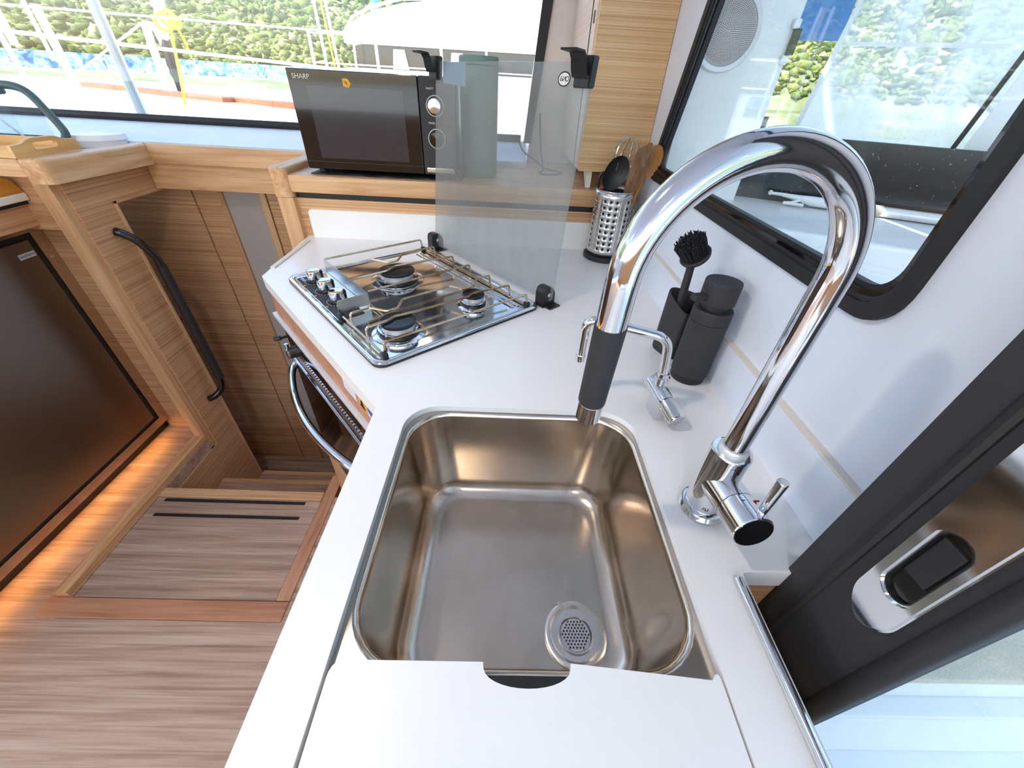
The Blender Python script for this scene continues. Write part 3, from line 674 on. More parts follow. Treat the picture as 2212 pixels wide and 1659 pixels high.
for tt in (0.352, 0.366):
    bm = NB(); box(bm, tt, tt+0.008, 0.03, 0.465, 0.0065, 0.0095, 0.002, 2, HM); obj('rear_ridge', bm, M_hob, hb)
bm = NB(); plate(bm, round_poly([(0.018, 0.206), (0.074, 0.206), (0.074, 0.474), (0.018, 0.474)], 0.003, 2), [], 0.0012, lambda a, b, h: H(a, b, 0.0068+h)); obj('control_strip', bm, M_matte, hb)
def cyl(bm, t, s, prof, n=36): lathe(bm, prof, n, T(*H(t, s, 0)))
for (t, s, r, nm) in ((0.218, 0.325, 0.052, 0), (0.093, 0.089, 0.042, 1), (0.292, 0.101, 0.030, 2)):
    bt = bpy.data.objects
    bm = NB(); cyl(bm, t, s, [(r*1.30, 0.0066), (r*1.27, 0.0085), (r*1.08, 0.0105), (r*0.98, 0.0105)], 40); bo = obj('burner', bm, M_hob, hb)
    bm = NB(); cyl(bm, t, s, [(r*1.0, 0.010), (r*1.0, 0.0165), (r*0.93, 0.018)], 40); obj('black_ring', bm, M_enamel, bo)
    bm = NB(); cyl(bm, t, s, [(r*0.95, 0.0165), (r*0.97, 0.021), (r*0.82, 0.0225)], 40); obj('burner_ring', bm, M_hob, bo)
    bm = NB(); cyl(bm, t, s, [(r*0.78, 0.021), (r*0.80, 0.029), (r*0.74, 0.030)], 40); obj('flame_head', bm, M_alu, bo)
    bm = NB(); cyl(bm, t, s, [(r*0.84, 0.0295), (r*0.86, 0.031), (r*0.86, 0.0345), (r*0.80, 0.0360), (0.0, 0.0363)], 40); obj('burner_cap', bm, M_enamel, bo)
    bm = NB(); cyl(bm, t-r*0.86, s-r*0.45, [(0.0022, 0.018), (0.0022, 0.028)], 12); obj('igniter', bm, M_alu, bo)
for s in (0.435, 0.364, 0.294):
    t = 0.050
    bm = NB(); cyl(bm, t, s, [(0.0195, 0.008), (0.0195, 0.0120), (0.0165, 0.0145)], 32); ko = obj('knob', bm, M_black, hb)
    bm = NB(); cyl(bm, t, s, [(0.0155, 0.0145), (0.0165, 0.016), (0.0160, 0.0335), (0.0150, 0.0350), (0.0115, 0.0340), (0.0, 0.0335)], 32); obj('knob_cap', bm, M_chrome, ko)
    bm = NB(); box(bm, -0.005, 0.005, 0.014, 0.021, 0.014, 0.032, 0.001, 2, T(*H(t, s, 0)) @ rz(A41-PI/2)); obj('pointer', bm, M_black, ko)
    bm = NB()
    for k in range(9):
        a = math.radians(130+k*16); box(bm, -0.0009, 0.0009, -0.0009, 0.0009, 0, 0.0004, 0, 2, T(*H(t+0.024*math.cos(a), s+0.024*math.sin(a), 0.0081)))
    obj('dial_mark', bm, M_print, hb)
    bm = NB(); lathe(bm, [(0.0028, 0), (0.0028, 0.0004)], 12, T(*H(t-0.030, s-0.014, 0.0081))); obj('dial_mark', bm, M_orange, hb)
text('lettering', 'eno', M_print, frame_mat(H(0.030, 0.458, 0.0083), HM.to_3x3() @ Vector((0, -1, 0)), HM.to_3x3() @ Vector((1, 0, 0))), 0.016, hb)
# pan rack wires
ZW = 0.040
def wire(pts, r=0.0026, rad=0.006): 
    bm = NB(); tube(bm, rounded([H(*p) for p in pts], rad, 4), r, 8); return obj('rack_wire', bm, M_wire, hb)
TB = 0.381
def Wl(s, pts=(), t0=0.100, s1=None, z0=None):
    s1 = s if s1 is None else s1
    a = [(t0, s, z0 if z0 is not None else ZW)] if z0 is None else [(t0, s, z0), (t0, s, ZW)]
    wire(a+[(t, q, ZW) for t, q in pts]+[(TB, s1, ZW), (TB+0.004, s1, 0.009)])
Wl(0.479, [], 0.098); Wl(0.407, [(0.195, 0.412), (0.219, 0.367), (0.246, 0.368), (0.283, 0.408)])
Wl(0.318, [(0.190, 0.319), (0.221, 0.337)], s1=0.312); Wl(0.236)
Wl(0.160, [(0.070, 0.161), (0.090, 0.127), (0.114, 0.126), (0.143, 0.157), (0.264, 0.155), (0.278, 0.124), (0.310, 0.123), (0.341, 0.152)], 0.027, 0.153, 0.009)
Wl(0.088, [(0.075, 0.090), (0.091, 0.097), (0.139, 0.091), (0.264, 0.084), (0.289, 0.092)], 0.027, 0.078, 0.009)
Wl(0.022, [], 0.030, 0.016, 0.009)
wire([(0.387, 0.482, 0.010), (0.387, 0.012, 0.010)]); wire([(0.026, 0.226, 0.014), (0.026, 0.020, 0.014)]); wire([(0.098, 0.24, 0.012), (0.098, 0.165, 0.010), (0.06, 0.16, 0.010)])
bm = NB(); box(bm, 0.0945, 0.0965, 0.226, 0.482, 0.008, ZW+0.001, 0, 2, HM); obj('heat_shield', bm, M_plate, hb)
bm = NB(); plate(bm, round_poly([(0.026, 0.0135), (0.096, 0.0135), (0.096, ZW+0.001), (0.026, ZW+0.001)], [0.002, 0, 0, 0.008]), [], 0.0015, lambda a, b, h: H(a, 0.226+h, b)); obj('heat_shield', bm, M_plate, hb)
for t, s in ((0.026, 0.020), (0.385, 0.018), (0.026, 0.216), (0.385, 0.476)):
    bm = NB(); box(bm, t-0.006, t+0.006, s-0.008, s+0.006, 0.007, 0.020, 0.003, 2, HM); obj('rack_clip', bm, M_black, hb)
# glass lid, hinges and hooks
GT, LEAN = 0.437, 0.040
def G(s, z, d=0.0): return H(GT+LEAN*(z-0.012)/0.44+d, s, z)
gl = thing('splash_screen', 'upright smoked glass hob lid used as a splash screen', 'glass screen', tuple(H(GT, 0.24, 0)), A41)
gp = round_poly([(0.490, 0.014), (-0.010, 0.014), (-0.010, 0.457), (0.490, 0.457)], 0.008, 4)
bm = NB(); plate(bm, gp, [], 0.005, lambda s, z, h: G(s, z, h)); obj('glass', bm, M_splash, gl)
for s in (0.490, 0.010):
    hg = None
    bm = NB(); plate(bm, round_poly([(-0.018, 0.0), (0.022, 0.0), (0.022, 0.030), (0.010, 0.048), (-0.018, 0.048)], [0.002, 0.002, 0.012, 0.012, 0.014], 6), [], 0.026, lambda a, b, h: H(GT+a, s-0.013+h, 0.001+b)); hg = obj('hinge', bm, M_black, gl)
    bm = NB(); box(bm, GT-0.010, GT+0.026, s-0.030, s+0.013, 0.0, 0.004, 0.001, 2, HM); obj('hinge_foot', bm, M_black, hg)
    bm = NB(); lathe(bm, [(0.005, 0.0), (0.005, 0.0015), (0.003, 0.002)], 16, axis_mat(H(GT-0.0, s-0.0132, 0.030), HM.to_3x3() @ Vector((0, -1, 0)))); obj('screw', bm, M_chrome, hg)
for s0 in (0.512, 0.024):
    z0, z1 = 0.420, 0.466
    bm = NB(); P = []
    pts8 = []
    for d in (-0.008, 0.010):
        for z in (z0, z1):
            for ss in (s0, s0-0.038): pts8.append(G(ss, z, d))
    vsx = [bm.verts.new(p) for p in pts8]
    for f in ((0, 1, 3, 2), (4, 6, 7, 5), (0, 4, 5, 1), (2, 3, 7, 6), (0, 2, 6, 4), (1, 5, 7, 3)): bm.faces.new([vsx[i] for i in f])
    bmesh.ops.bevel(bm, geom=list(bm.edges), offset=0.002, segments=2, affect='EDGES'); ck = obj('clip', bm, M_black, gl)
    cs = [(-0.008, z1-0.032), (-0.013, z1-0.031), (-0.018, z1-0.022), (-0.023, z1-0.006), (-0.029, z1+0.002), (-0.052, z1+0.004)]
    bm = NB(); th = 0.003
    ot = [G(s0, z, d) for d, z in cs]
    L1 = [[G(s0, z, d), G(s0-0.036, z, d), G(s0-0.036, z+th, d-0.001), G(s0, z+th, d-0.001)] for d, z in cs]
    loft(bm, L1, True, True, True); obj('hook', bm, M_black, ck)
bm = NB(); plate(bm, [(0.466, 0.414), (0.372, 0.410), (0.372, 0.455), (0.466, 0.455)], [], 0.0006, lambda s, z, h: G(s, z, 0.0055+h)); obj('label', bm, M_bluelab, gl, label='pale blue paper label on the glass')
# oval badge, seen from behind (mirrored)
bx = (HM.to_3x3() @ Vector((0, -1, 0))).normalized(); bz = (G(0.1, 0.4)-G(0.1, 0.3)).normalized()
bp = G(0.052, 0.432, -0.0012)
bm = NB(); fmx = frame_mat(bp, bx, bz)
plate(bm, [(0.0145*math.cos(2*PI*k/32), 0.0105*math.sin(2*PI*k/32)) for k in range(32)], [], 0.0004, lambda a, b, h: fmx @ Vector((a, b, h))); bo = obj('badge', bm, M_print, gl)
bm = NB(); plate(bm, [(0.0155*math.cos(2*PI*k/32), 0.0115*math.sin(2*PI*k/32)) for k in range(32)], [[(0.0135*math.cos(2*PI*k/32), 0.0095*math.sin(2*PI*k/32)) for k in range(32)]], 0.0004, lambda a, b, h: fmx @ Vector((a, b, 0.0004+h))); obj('badge_ring', bm, M_blackprint, bo)
for ch, dx in (('6', -0.0075), ('N', 0.0), ('O', 0.0078)):
    fm = frame_mat(fmx @ Vector((dx, 0, 0.0006)), bx*(-1 if ch == 'N' else 1), bz)
    text('lettering', ch, M_blackprint, fm, 0.0115, bo)

# ================================================================== OVEN (diagonal front)
ov = thing('built_in_oven', 'black glass built-in oven with curved chrome handle', 'oven', tuple(dg(0.35, -0.1, 0.26)), A41)
bm = NB(); diag_box(bm, 0.01, 0.665, -0.30, -0.012, 0.27, 0.655, 0.003); obj('door', bm, M_bglass, ov)
bm = NB(); diag_box(bm, 0.01, 0.665, -0.30, -0.014, 0.66, 0.775, 0.002); obj('control_panel', bm, M_bglass, ov)
bm = NB(); diag_box(bm, 0.01, 0.668, -0.05, -0.001, 0.776, 0.790, 0.002); obj('top_trim', bm, M_alu, ov)
bm = NB(); diag_box(bm, 0.02, 0.655, -0.030, -0.008, 0.640, 0.647, 0.001); obj('door_edge', bm, M_chrome, ov)
for k in range(46):
    s = 0.06+k*0.0125; bm = NB(); diag_box(bm, s, s+0.007, -0.016, -0.011, 0.668, 0.694, 0.001); obj('vent_fin', bm, M_chrome if k % 1 == 0 else M_steel, ov)
hp_ = []
for k in range(25):
    t = k/24; s = 0.635-0.53*t; hp_.append(dg(s, 0.004+0.050*math.sin(PI*t)**0.8, 0.618))
bm = NB(); tube(bm, [dg(0.645, -0.012, 0.628), dg(0.642, -0.004, 0.622)]+hp_+[dg(0.10, -0.012, 0.628)], 0.0105, 16); obj('handle', bm, M_chrome, ov)
bm = NB(); lathe(bm, [(0.019, 0), (0.017, 0.004), (0.015, 0.022), (0.013, 0.024)], 28, axis_mat(dg(0.575, -0.014, 0.705), (-UX, -UY, 0))); ko = obj('knob', bm, M_black, ov)
bm = NB(); lathe(bm, [(0.0135, 0.0235), (0.0135, 0.028), (0.0, 0.0285)], 28, axis_mat(dg(0.575, -0.014, 0.705), (-UX, -UY, 0))); obj('knob_face', bm, M_chrome, ko)
bm = NB(); lathe(bm, [(0.005, 0), (0.005, 0.014)], 16, axis_mat(dg(0.585, 0.006, 0.716), (0, 0, 1))); obj('knob_button', bm, M_chrome, ko)
bm = NB(); tube(bm, [dg(0.64, -0.014, 0.722), dg(0.64, 0.008, 0.722)], 0.004, 10); tube(bm, [dg(0.64, 0.006, 0.722), dg(0.648, 0.020, 0.722)], 0.007, 10); obj('tap_lever', bm, M_black, ov)
# wood rail above oven, base below
fc2 = thing('oven_housing', 'oak oven housing with warning stickers under the worktop corner', 'cabinet', tuple(dg(0.3, -0.1, 0)), A41)
bm = NB(); diag_box(bm, 0.0, 0.650, -0.04, -0.010, 0.790, 0.869); obj('top_rail', bm, M_trim, fc2)  # browner wood here: shade under the worktop put into the colour
bm = NB(); diag_box(bm, 0.0, 0.66, -0.28, -0.012, 0.0, 0.268); obj('base_panel', bm, M_oakx, fc2)
bm = NB(); prism(bm, [tuple(dg(0.662, -0.013, 0)[:2]), tuple(dg(0.645, -0.3, 0)[:2]), (-0.55, 1.27), (-0.615, 1.27)], -0.55, 0.869); obj('side_panel', bm, M_oaky, fc2)
def sticker(s0, s1, z0, z1, m_, nm, poly=None):
    bm = NB(); P = poly or [(s0, z0), (s1, z0), (s1, z1), (s0, z1)]
    plate(bm, P, [], 0.0006, lambda a, b, h: dg(a, -0.0098+h, b)); return obj(nm, bm, m_, fc2)
sticker(0.125, 0.185, 0.822, 0.860, M_paper, 'notice_sticker')
st = sticker(0.082, 0.112, 0.822, 0.860, M_orange, 'warning_sticker')
bm = NB(); plate(bm, [(0.086, 0.826), (0.108, 0.826), (0.097, 0.850)], [], 0.0005, lambda a, b, h: dg(a, -0.0091+h, b)); obj('warning_triangle', bm, M_blackprint, st)
sticker(0.040, 0.078, 0.822, 0.860, M_paper, 'sign_sticker')
st = sticker(0, 0, 0, 0, M_bluesign, 'blue_sign', [(0.059+0.016*math.cos(2*PI*k/24), 0.841+0.016*math.sin(2*PI*k/24)) for k in range(24)])

# ================================================================== MICROWAVE + SHELF THINGS
MY = 1.312
mw = thing('microwave', 'black microwave oven with mirror door on the oak shelf', 'microwave', (-0.38, MY+0.15, 1.08))
bm = NB(); box(bm, -0.600, -0.158, MY+0.012, MY+0.30, 1.094, 1.325, 0.006); obj('body', bm, M_black, mw)
bm = NB(); box(bm, -0.602, -0.2565, MY, MY+0.013, 1.092, 1.327, 0.003); md = obj('door', bm, M_gloss, mw)
bm = NB(); box(bm, -0.2545, -0.156, MY, MY+0.013, 1.092, 1.327, 0.003); mp_ = obj('control_panel', bm, M_matte, mw)
bm = NB(); box(bm, -0.555, -0.298, MY-0.0004, MY+0.002, 1.122, 1.292, 0.0); obj('door_window', bm, M_mesh, md)
bm = NB(); box(bm, -0.600, -0.258, MY-0.0006, MY+0.001, 1.1115, 1.1130); obj('door_seam', bm, M_matte, md)
text('lettering', 'SHARP', M_print, frame_mat((-0.588, MY-0.0008, 1.310), (1, 0, 0), (0, 0, 1)), 0.0155, md, align='LEFT')
bm = NB(); plate(bm, [(-0.4555, 1.311), (-0.441, 1.311), (-0.4335, 1.300), (-0.441, 1.291), (-0.4555, 1.294)], [[(-0.452, 1.306), (-0.444, 1.303), (-0.444, 1.295)]], 0.0005, lambda a, b, h: Vector((a, MY-0.001-h, b))); obj('warning_sticker', bm, M_orange, md)
for kz, kr in ((1.262, 0.0185), (1.185, 0.0185)):
    bm = NB(); m = axis_mat((-0.212, MY, kz), (0, -1, 0)); lathe(bm, [(kr, 0), (kr, 0.014), (kr-0.002, 0.016), (0, 0.0165)], 36, m); ko = obj('knob', bm, M_chrome if kz > 1.2 else M_gloss, mp_)
    bm = NB(); tube(bm, [m @ Vector((0.0235*math.cos(2*PI*k/40), 0.0235*math.sin(2*PI*k/40), 0.001)) for k in range(40)], 0.0012, 6, closed=True); obj('dial_ring', bm, M_print, mp_)
text('lettering', 'WATT', M_print, frame_mat((-0.224, MY-0.0004, 1.300), (1, 0, 0), (0, 0, 1)), 0.007, mp_)
text('lettering', 'TIMER', M_print, frame_mat((-0.224, MY-0.0004, 1.222), (1, 0, 0), (0, 0, 1)), 0.007, mp_)
bm = NB(); box(bm, -0.247, -0.165, MY-0.002, MY+0.003, 1.097, 1.111, 0.002); obj('door_button', bm, M_steel, mp_)
for x in (-0.57, -0.19):
    for y in (MY+0.03, MY+0.27):
        bm = NB(); lathe(bm, [(0.012, 1.082), (0.012, 1.096)], 16, T(x, y, 0)); obj('foot', bm, M_rubber, mw)
bm = NB()
rows = []
for i in range(40):
    x = -0.595+0.45*i/39; rows.append([Vector((x, MY-0.012+0.004*math.sin(i*1.1), 1.0795)), Vector((x, MY-0.012+0.004*math.sin(i*1.1), 1.0815+0.0012*math.sin(i*0.7))), Vector((x, MY+0.30, 1.0815)), Vector((x, MY+0.30, 1.0795))])
loft(bm, rows, True, True, True); tag(obj('shelf_mat', bm, M_rubber), 'thin black cloth mat under the microwave', 'mat')
# green canister
gx, gy = -0.098, 1.425
gc = thing('green_canister', 'tall sage green canister behind the glass splash screen', 'canister', (gx, gy, 1.079))
bm = NB(); lathe(bm, [(0.054, 1.079), (0.056, 1.082), (0.056, 1.355), (0.054, 1.357)], 40, T(gx, gy, 0)); obj('body', bm, M_green, gc)
bm = NB(); lathe(bm, [(0.056, 1.359), (0.057, 1.362), (0.057, 1.374), (0.054, 1.378), (0, 1.379)], 40, T(gx, gy, 0)); obj('lid', bm, M_green, gc)
# black cable on the shelf
cbp = [(0.03, 1.70, 1.16), (0.05, 1.66, 1.125), (0.10, 1.62, 1.10), (0.13, 1.58, 1.084), (0.17, 1.55, 1.083), (0.18, 1.50, 1.083), (0.13, 1.47, 1.083), (0.10, 1.50, 1.083), (0.12, 1.56, 1.085), (0.115, 1.68, 1.13), (0.105, 1.74, 1.24)]
def smooth_path(P, n=8):
    P = [Vector(p) for p in P]; out = []
    for i in range(len(P)-1):
        a, b, c, d = P[max(i-1, 0)], P[i], P[i+1], P[min(i+2, len(P)-1)]
        for k in range(n):
            t = k/n; out.append(0.5*((2*b)+(c-a)*t+(2*a-5*b+4*c-d)*t*t+(3*b-a-3*c+d)*t**3))
    out.append(P[-1]); return out
bm = NB(); tube(bm, smooth_path(cbp), 0.0028, 8); tag(obj('charging_cable', bm, M_rubber), 'coiled black cable on the oak shelf behind the screen', 'cable')

# ---- tall oak cabinet
oc = thing('wall_cabinet', 'oak wall cabinet with horizontal grain beside the cockpit window', 'cabinet', (0.3, 1.5, 1.125))
bm = NB(); box(bm, 0.204, 0.397, 1.291, 1.312, 1.126, 1.975, 0.0015); obj('door', bm, M_oakcab, oc)
bm = NB(); box(bm, 0.201, 0.394, 1.3135, 1.76, 1.128, 1.975, 0.001); obj('carcass', bm, M_litoak, oc)
bm = NB(); box(bm, 0.199, 0.202, 1.38, 1.384, 1.128, 1.975); obj('side_joint', bm, M_black, oc)
bm = NB(); box(bm, 0.199, 0.202, 1.335, 1.345, 1.452, 1.476); obj('latch_slot', bm, M_black, oc)
bm = NB(); plate(bm, [(1.31, 1.126), (1.40, 1.126), (1.31, 1.079)], [], 0.015, lambda a, b, h: Vector((0.235+h, a, b))); obj('shelf_bracket', bm, M_white, oc)

# ================================================================== LEFT SIDE: fridge, worktop, shelf things, handrail
FX = -1.50
fr = thing('fridge', 'dark brushed steel fridge with bronze frame beside the steps', 'fridge', (FX-0.3, 0.78, 0.03))
bm = NB(); box(bm, FX-0.60, FX-0.022, 0.24, 1.27, 0.05, 0.91); obj('body', bm, M_black, fr)
bm = NB(); plate(bm, rrect(0.245, 1.285, 0.055, 0.912, 0.004, 2), [rrect(0.28, 1.245, 0.090, 0.882, 0.003, 2)], 0.025, lambda a, b, h: Vector((FX+0.002-h, a, b))); obj('frame', bm, M_bronze, fr)
bm = NB(); plate(bm, rrect(0.281, 1.244, 0.091, 0.881, 0.004, 2), [rrect(0.293, 1.228, 0.103, 0.866, 0.003, 2)], 0.02, lambda a, b, h: Vector((FX-0.003-h, a, b))); obj('gasket', bm, M_rubber, fr)
bm = NB(); box(bm, FX-0.030, FX+0.002, 0.294, 1.227, 0.104, 0.865, 0.003); fd = obj('door', bm, M_fridge, fr)
bm = NB(); box(bm, FX+0.001, FX+0.0028, 1.172, 1.222, 0.818, 0.834); lb = obj('badge', bm, M_paper, fd)
text('lettering', 'isotherm', M_bluesign, frame_mat((FX+0.003, 1.197, 0.826), (0, 1, 0), (0, 0, 1)), 0.0125, lb, shear=0.15)
for yy, zz in ((1.262, 0.80), (1.262, 0.20)):
    bm = NB(); lathe(bm, [(0.004, 0), (0.004, 0.0015), (0.002, 0.002)], 12, axis_mat((FX+0.002, yy, zz), (1, 0, 0))); obj('screw', bm, M_chrome, fr)
bm = NB(); box(bm, FX-0.06, FX-0.032, 0.24, 1.29, 0.0, 0.054); struct(obj('baseboard_fridge', bm, M_black), 'black recessed plinth under the fridge')
led = glow('warm_led', (1.0, 0.45, 0.10, 1), 4.0)
bm = NB(); box(bm, FX-0.030, FX-0.014, 0.30, 1.24, 0.0545, 0.0555); lo = tag(obj('led_strip', bm, led), 'warm orange light strip glowing under the fridge', 'light strip')
al = bpy.data.lights.new('plinth_light', 'AREA'); al.shape = 'RECTANGLE'; al.size = 0.92; al.size_y = 0.006; al.energy = 0.42; al.color = (1.0, 0.42, 0.08)
ao = bpy.data.objects.new('plinth_light', al); COL.objects.link(ao); ao.location = (FX-0.006, 0.77, 0.048); ao.rotation_euler = Vector((-0.75, 0, 0.66)).to_track_quat('Z', 'Y').to_euler()
# cabinet front around fridge
fcab = thing('fridge_cabinet', 'oak cabinet front surrounding the fridge', 'cabinet', (FX-0.2, 0.7, 0.0))
bm = NB(); box(bm, FX-0.02, FX-0.001, 1.286, 1.30, 0.0, 0.985); obj('side_stile', bm, M_oaky, fcab)
bm = NB(); box(bm, FX-0.02, FX-0.001, 0.2, 1.286, 0.913, 0.975); obj('top_rail', bm, M_oaky, fcab)
bm = NB(); box(bm, FX-0.55, FX+0.098, 0.2, 1.224, 0.985, 1.006, 0.004); tag(obj('fridge_worktop', bm, M_white), 'small white worktop slab above the fridge', 'worktop')
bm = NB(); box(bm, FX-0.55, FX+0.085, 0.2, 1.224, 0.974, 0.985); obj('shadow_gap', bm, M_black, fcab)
bm = NB(); box(bm, FX-0.02, FX+0.075, 0.2, 1.24, 0.913, 0.974); obj('top_fascia', bm, M_oaky, fcab)
# amber wooden box on that worktop
wbx = thing('amber_wooden_box', 'amber wooden box standing on the fridge worktop', 'box', (-1.50, 1.1, 1.006))
bm = NB(); plate(bm, round_poly([(0.98, 1.0065), (1.222, 1.0065), (1.205, 1.049), (0.99, 1.049)], [0.004, 0.004, 0.02, 0.02]), [], -0.15, lambda a, b, h: Vector((-1.405+h, a, b))); obj('body', bm, M_amber, wbx)
bm = NB(); box(bm, -1.56, -1.44, 1.0, 1.18, 1.047, 1.050); obj('lid', bm, M_amber, wbx)
# bamboo tray
ZT_ = 1.10
ty_ = thing('bamboo_tray', 'bamboo serving tray with a cut-out handle', 'tray', (-1.48, 1.27, 1.086))
E_ = [(a+0.02, b) for a, b in [(1.165, 1.0995), (1.362, 1.0995), (1.360, 1.128), (1.325, 1.130), (1.30, 1.141), (1.225, 1.141), (1.20, 1.130), (1.167, 1.128)]]
for k, x in enumerate((-1.322, -1.66)):
    bm = NB(); plate(bm, round_poly(E_, [0, 0, 0.003, 0.01, 0.012, 0.012, 0.01, 0.003]), [round_poly([(1.248, 1.114), (1.318, 1.114), (1.318, 1.130), (1.248, 1.130)], 0.0075)], -0.011, lambda a, b, h: Vector((x+h, a, b))); obj('end_panel', bm, M_bambooy, ty_)
for y0 in (1.186, 1.371):
    bm = NB(); box(bm, -1.66, -1.333, y0, y0+0.010, 1.0995, 1.127, 0.001); obj('side_panel', bm, M_bamboo, ty_)
bm = NB(); box(bm, -1.66, -1.333, 1.192, 1.375, 1.0995, 1.104); obj('bottom', bm, M_bamboo, ty_)
# white lidded tub
tb = thing('white_tub', 'white round plastic tub beside the bamboo tray', 'tub', (-1.405, 1.55, 1.085))
bm = NB(); lathe(bm, [(0.068, 1.086), (0.075, 1.105)], 40, T(-1.405, 1.550, 0)); obj('body', bm, M_white, tb)
bm = NB(); lathe(bm, [(0.078, 1.105), (0.080, 1.108), (0.074, 1.122), (0.070, 1.124), (0, 1.125)], 40, T(-1.405, 1.550, 0)); obj('lid', bm, M_white, tb)
# grey-green caddy with clear sides and arched handle
gcx, gcy = -1.605, 1.46
cd_ = thing('carry_caddy', 'grey-green carry caddy with arched handle and clear sides', 'caddy', (gcx, gcy, 1.086))
bm = NB(); lp_ = [[Vector((gcx+a*k_, gcy+b*k_, z)) for a, b in rrect(-0.12, 0.12, -0.055, 0.055, 0.04, 6)] for k_, z in ((0.9, 1.0855), (1.0, 1.092), (1.02, 1.112), (0.95, 1.113), (0.92, 1.094))]
loft(bm, lp_, True, True, True); obj('base', bm, M_teal, cd_)
for yy in (-0.0,):
    P = [(gcx+0.16, gcy, 1.100), (gcx+0.185, gcy, 1.13), (gcx+0.165, gcy, 1.185), (gcx+0.13, gcy, 1.238), (gcx+0.05, gcy, 1.247), (gcx-0.10, gcy, 1.235), (gcx-0.16, gcy, 1.19), (gcx-0.17, gcy, 1.10)]
    bm = NB(); tube(bm, smooth_path(P, 6), 0.011, 14); obj('handle', bm, M_teal, cd_)
bm = NB(); box(bm, gcx-0.10, gcx+0.06, gcy-0.02, gcy+0.02, 1.222, 1.246, 0.008); obj('handle_grip', bm, M_teal, cd_)
for yy in (-0.045, 0.045):
    bm = NB(); box(bm, gcx-0.10, gcx+0.10, gcy+yy, gcy+yy+0.003, 1.105, 1.225); obj('clear_side', bm, M_clear, cd_)
bm = NB(); tube(bm, [(gcx-0.02, gcy-0.03, 1.225), (gcx+0.085, gcy-0.03, 1.112)], 0.003, 8); obj('wire_stay', bm, M_steel, cd_)
# handrail
bm = NB()
hr_pts = smooth_path([(-1.299, 1.318, 0.872), (-1.285, 1.322, 0.866), (-1.262, 1.338, 0.838), (-1.246, 1.352, 0.790), (-1.242, 1.358, 0.740), (-1.241, 1.358, 0.55), (-1.241, 1.358, 0.36), (-1.241, 1.356, 0.235), (-1.252, 1.345, 0.185), (-1.275, 1.325, 0.160), (-1.299, 1.315, 0.150)], 6)
hrt = thing('handrail', 'black curved grab rail on the oak stair panel', 'handrail', (-1.299, 1.315, 0.15))
tube(bm, hr_pts, 0.0135, 14); obj('rail', bm, M_gloss, hrt)
bm = NB(); tube(bm, [(-1.242, 1.358, 0.745), (-1.241, 1.358, 0.24)], 0.0165, 14); obj('grip_sleeve', bm, M_rubber, hrt)

# door latch
lt = thing('door_latch', 'chrome flush pull latch on the black door frame', 'latch', (0.334, 0.15, 1.05))
def LP(d): return round_poly([(0.127+d, 0.955+d), (0.163-d, 0.955+d), (0.163-d, 1.19-d), (0.127+d, 1.19-d)], [0.012, 0.012, 0.012, 0.012], 6)
hl = [(0.1445+0.0125*math.cos(a), (1.072 if math.sin(a) > 0 else 1.014)+0.0125*math.sin(a)) for a in [2*PI*(k+.5)/24 for k in range(24)]]
def LM(y, z): # latch plate plan: slightly bowed ends
    return y, z
lpo = round_poly([(0.124, 0.972), (0.146, 0.950), (0.166, 0.972), (0.168, 1.18), (0.146, 1.20), (0.124, 1.18)], [0.014, 0.02, 0.014, 0.014, 0.02, 0.014], 6)
bm = NB(); plate(bm, lpo, [hl], 0.009, lambda a, b, h: Vector((0.326+h, a, b)))
es = [e for e in bm.edges if all(abs(v.co.x-0.326) < 1e-6 for v in e.verts) and len(e.link_faces) == 2 and any(abs(f.normal.x) < .5 for f in e.link_faces)]
bmesh.ops.bevel(bm, geom=es, offset=0.002, segments=2, affect='EDGES'); obj('plate', bm, M_chrome, lt)
bm = NB(); plate(bm, hl, [], 0.004, lambda a, b, h: Vector((0.331+h, a, b))); obj('recess', bm, M_gloss, lt)
hl2 = [(0.1445+(a-0.1445)*0.93, 1.043+(b-1.043)*0.97) for a, b in hl]
bm = NB(); plate(bm, hl, [hl2], 0.005, lambda a, b, h: Vector((0.3275+h, a, b))); obj('recess_ring', bm, M_black, lt)
bm = NB(); box(bm, 0.3285, 0.333, 0.1355, 0.1545, 1.028, 1.074, 0.002); obj('pull_tab', bm, M_rubber, lt)

# ceiling downlights
lamp = glow('lamp_disc', (1.0, 0.80, 0.55, 1), 12.0)
for i, (x, y) in enumerate(((-0.55, 0.30), (-0.30, -1.10), (-2.4, -0.30), (-1.2, -1.9), (-3.4, 0.2))):
    dl = thing('downlight', ['round ceiling downlight over the galley', 'round ceiling downlight behind the galley', 'round ceiling downlight beyond the fridge', 'round ceiling downlight in the saloon middle', 'round ceiling downlight at the far saloon side'][i], 'ceiling light', (x, y, 1.98), 0, 'ceiling downlights')
    bm = NB(); lathe(bm, [(0.045, 1.972), (0.045, 1.98)], 24, T(x, y, 0)); obj('ring', bm, M_chrome, dl)
    bm = NB(); lathe(bm, [(0.035, 1.970), (0.035, 1.974)], 24, T(x, y, 0)); obj('diffuser', bm, lamp, dl)
    a_ = bpy.data.lights.new('lamp', 'AREA'); a_.shape = 'DISK'; a_.size = 0.07; a_.energy = 3.5; a_.color = (1.0, 0.88, 0.74)
    q = bpy.data.objects.new('lamp', a_); COL.objects.link(q); q.location = (x, y, 1.968)

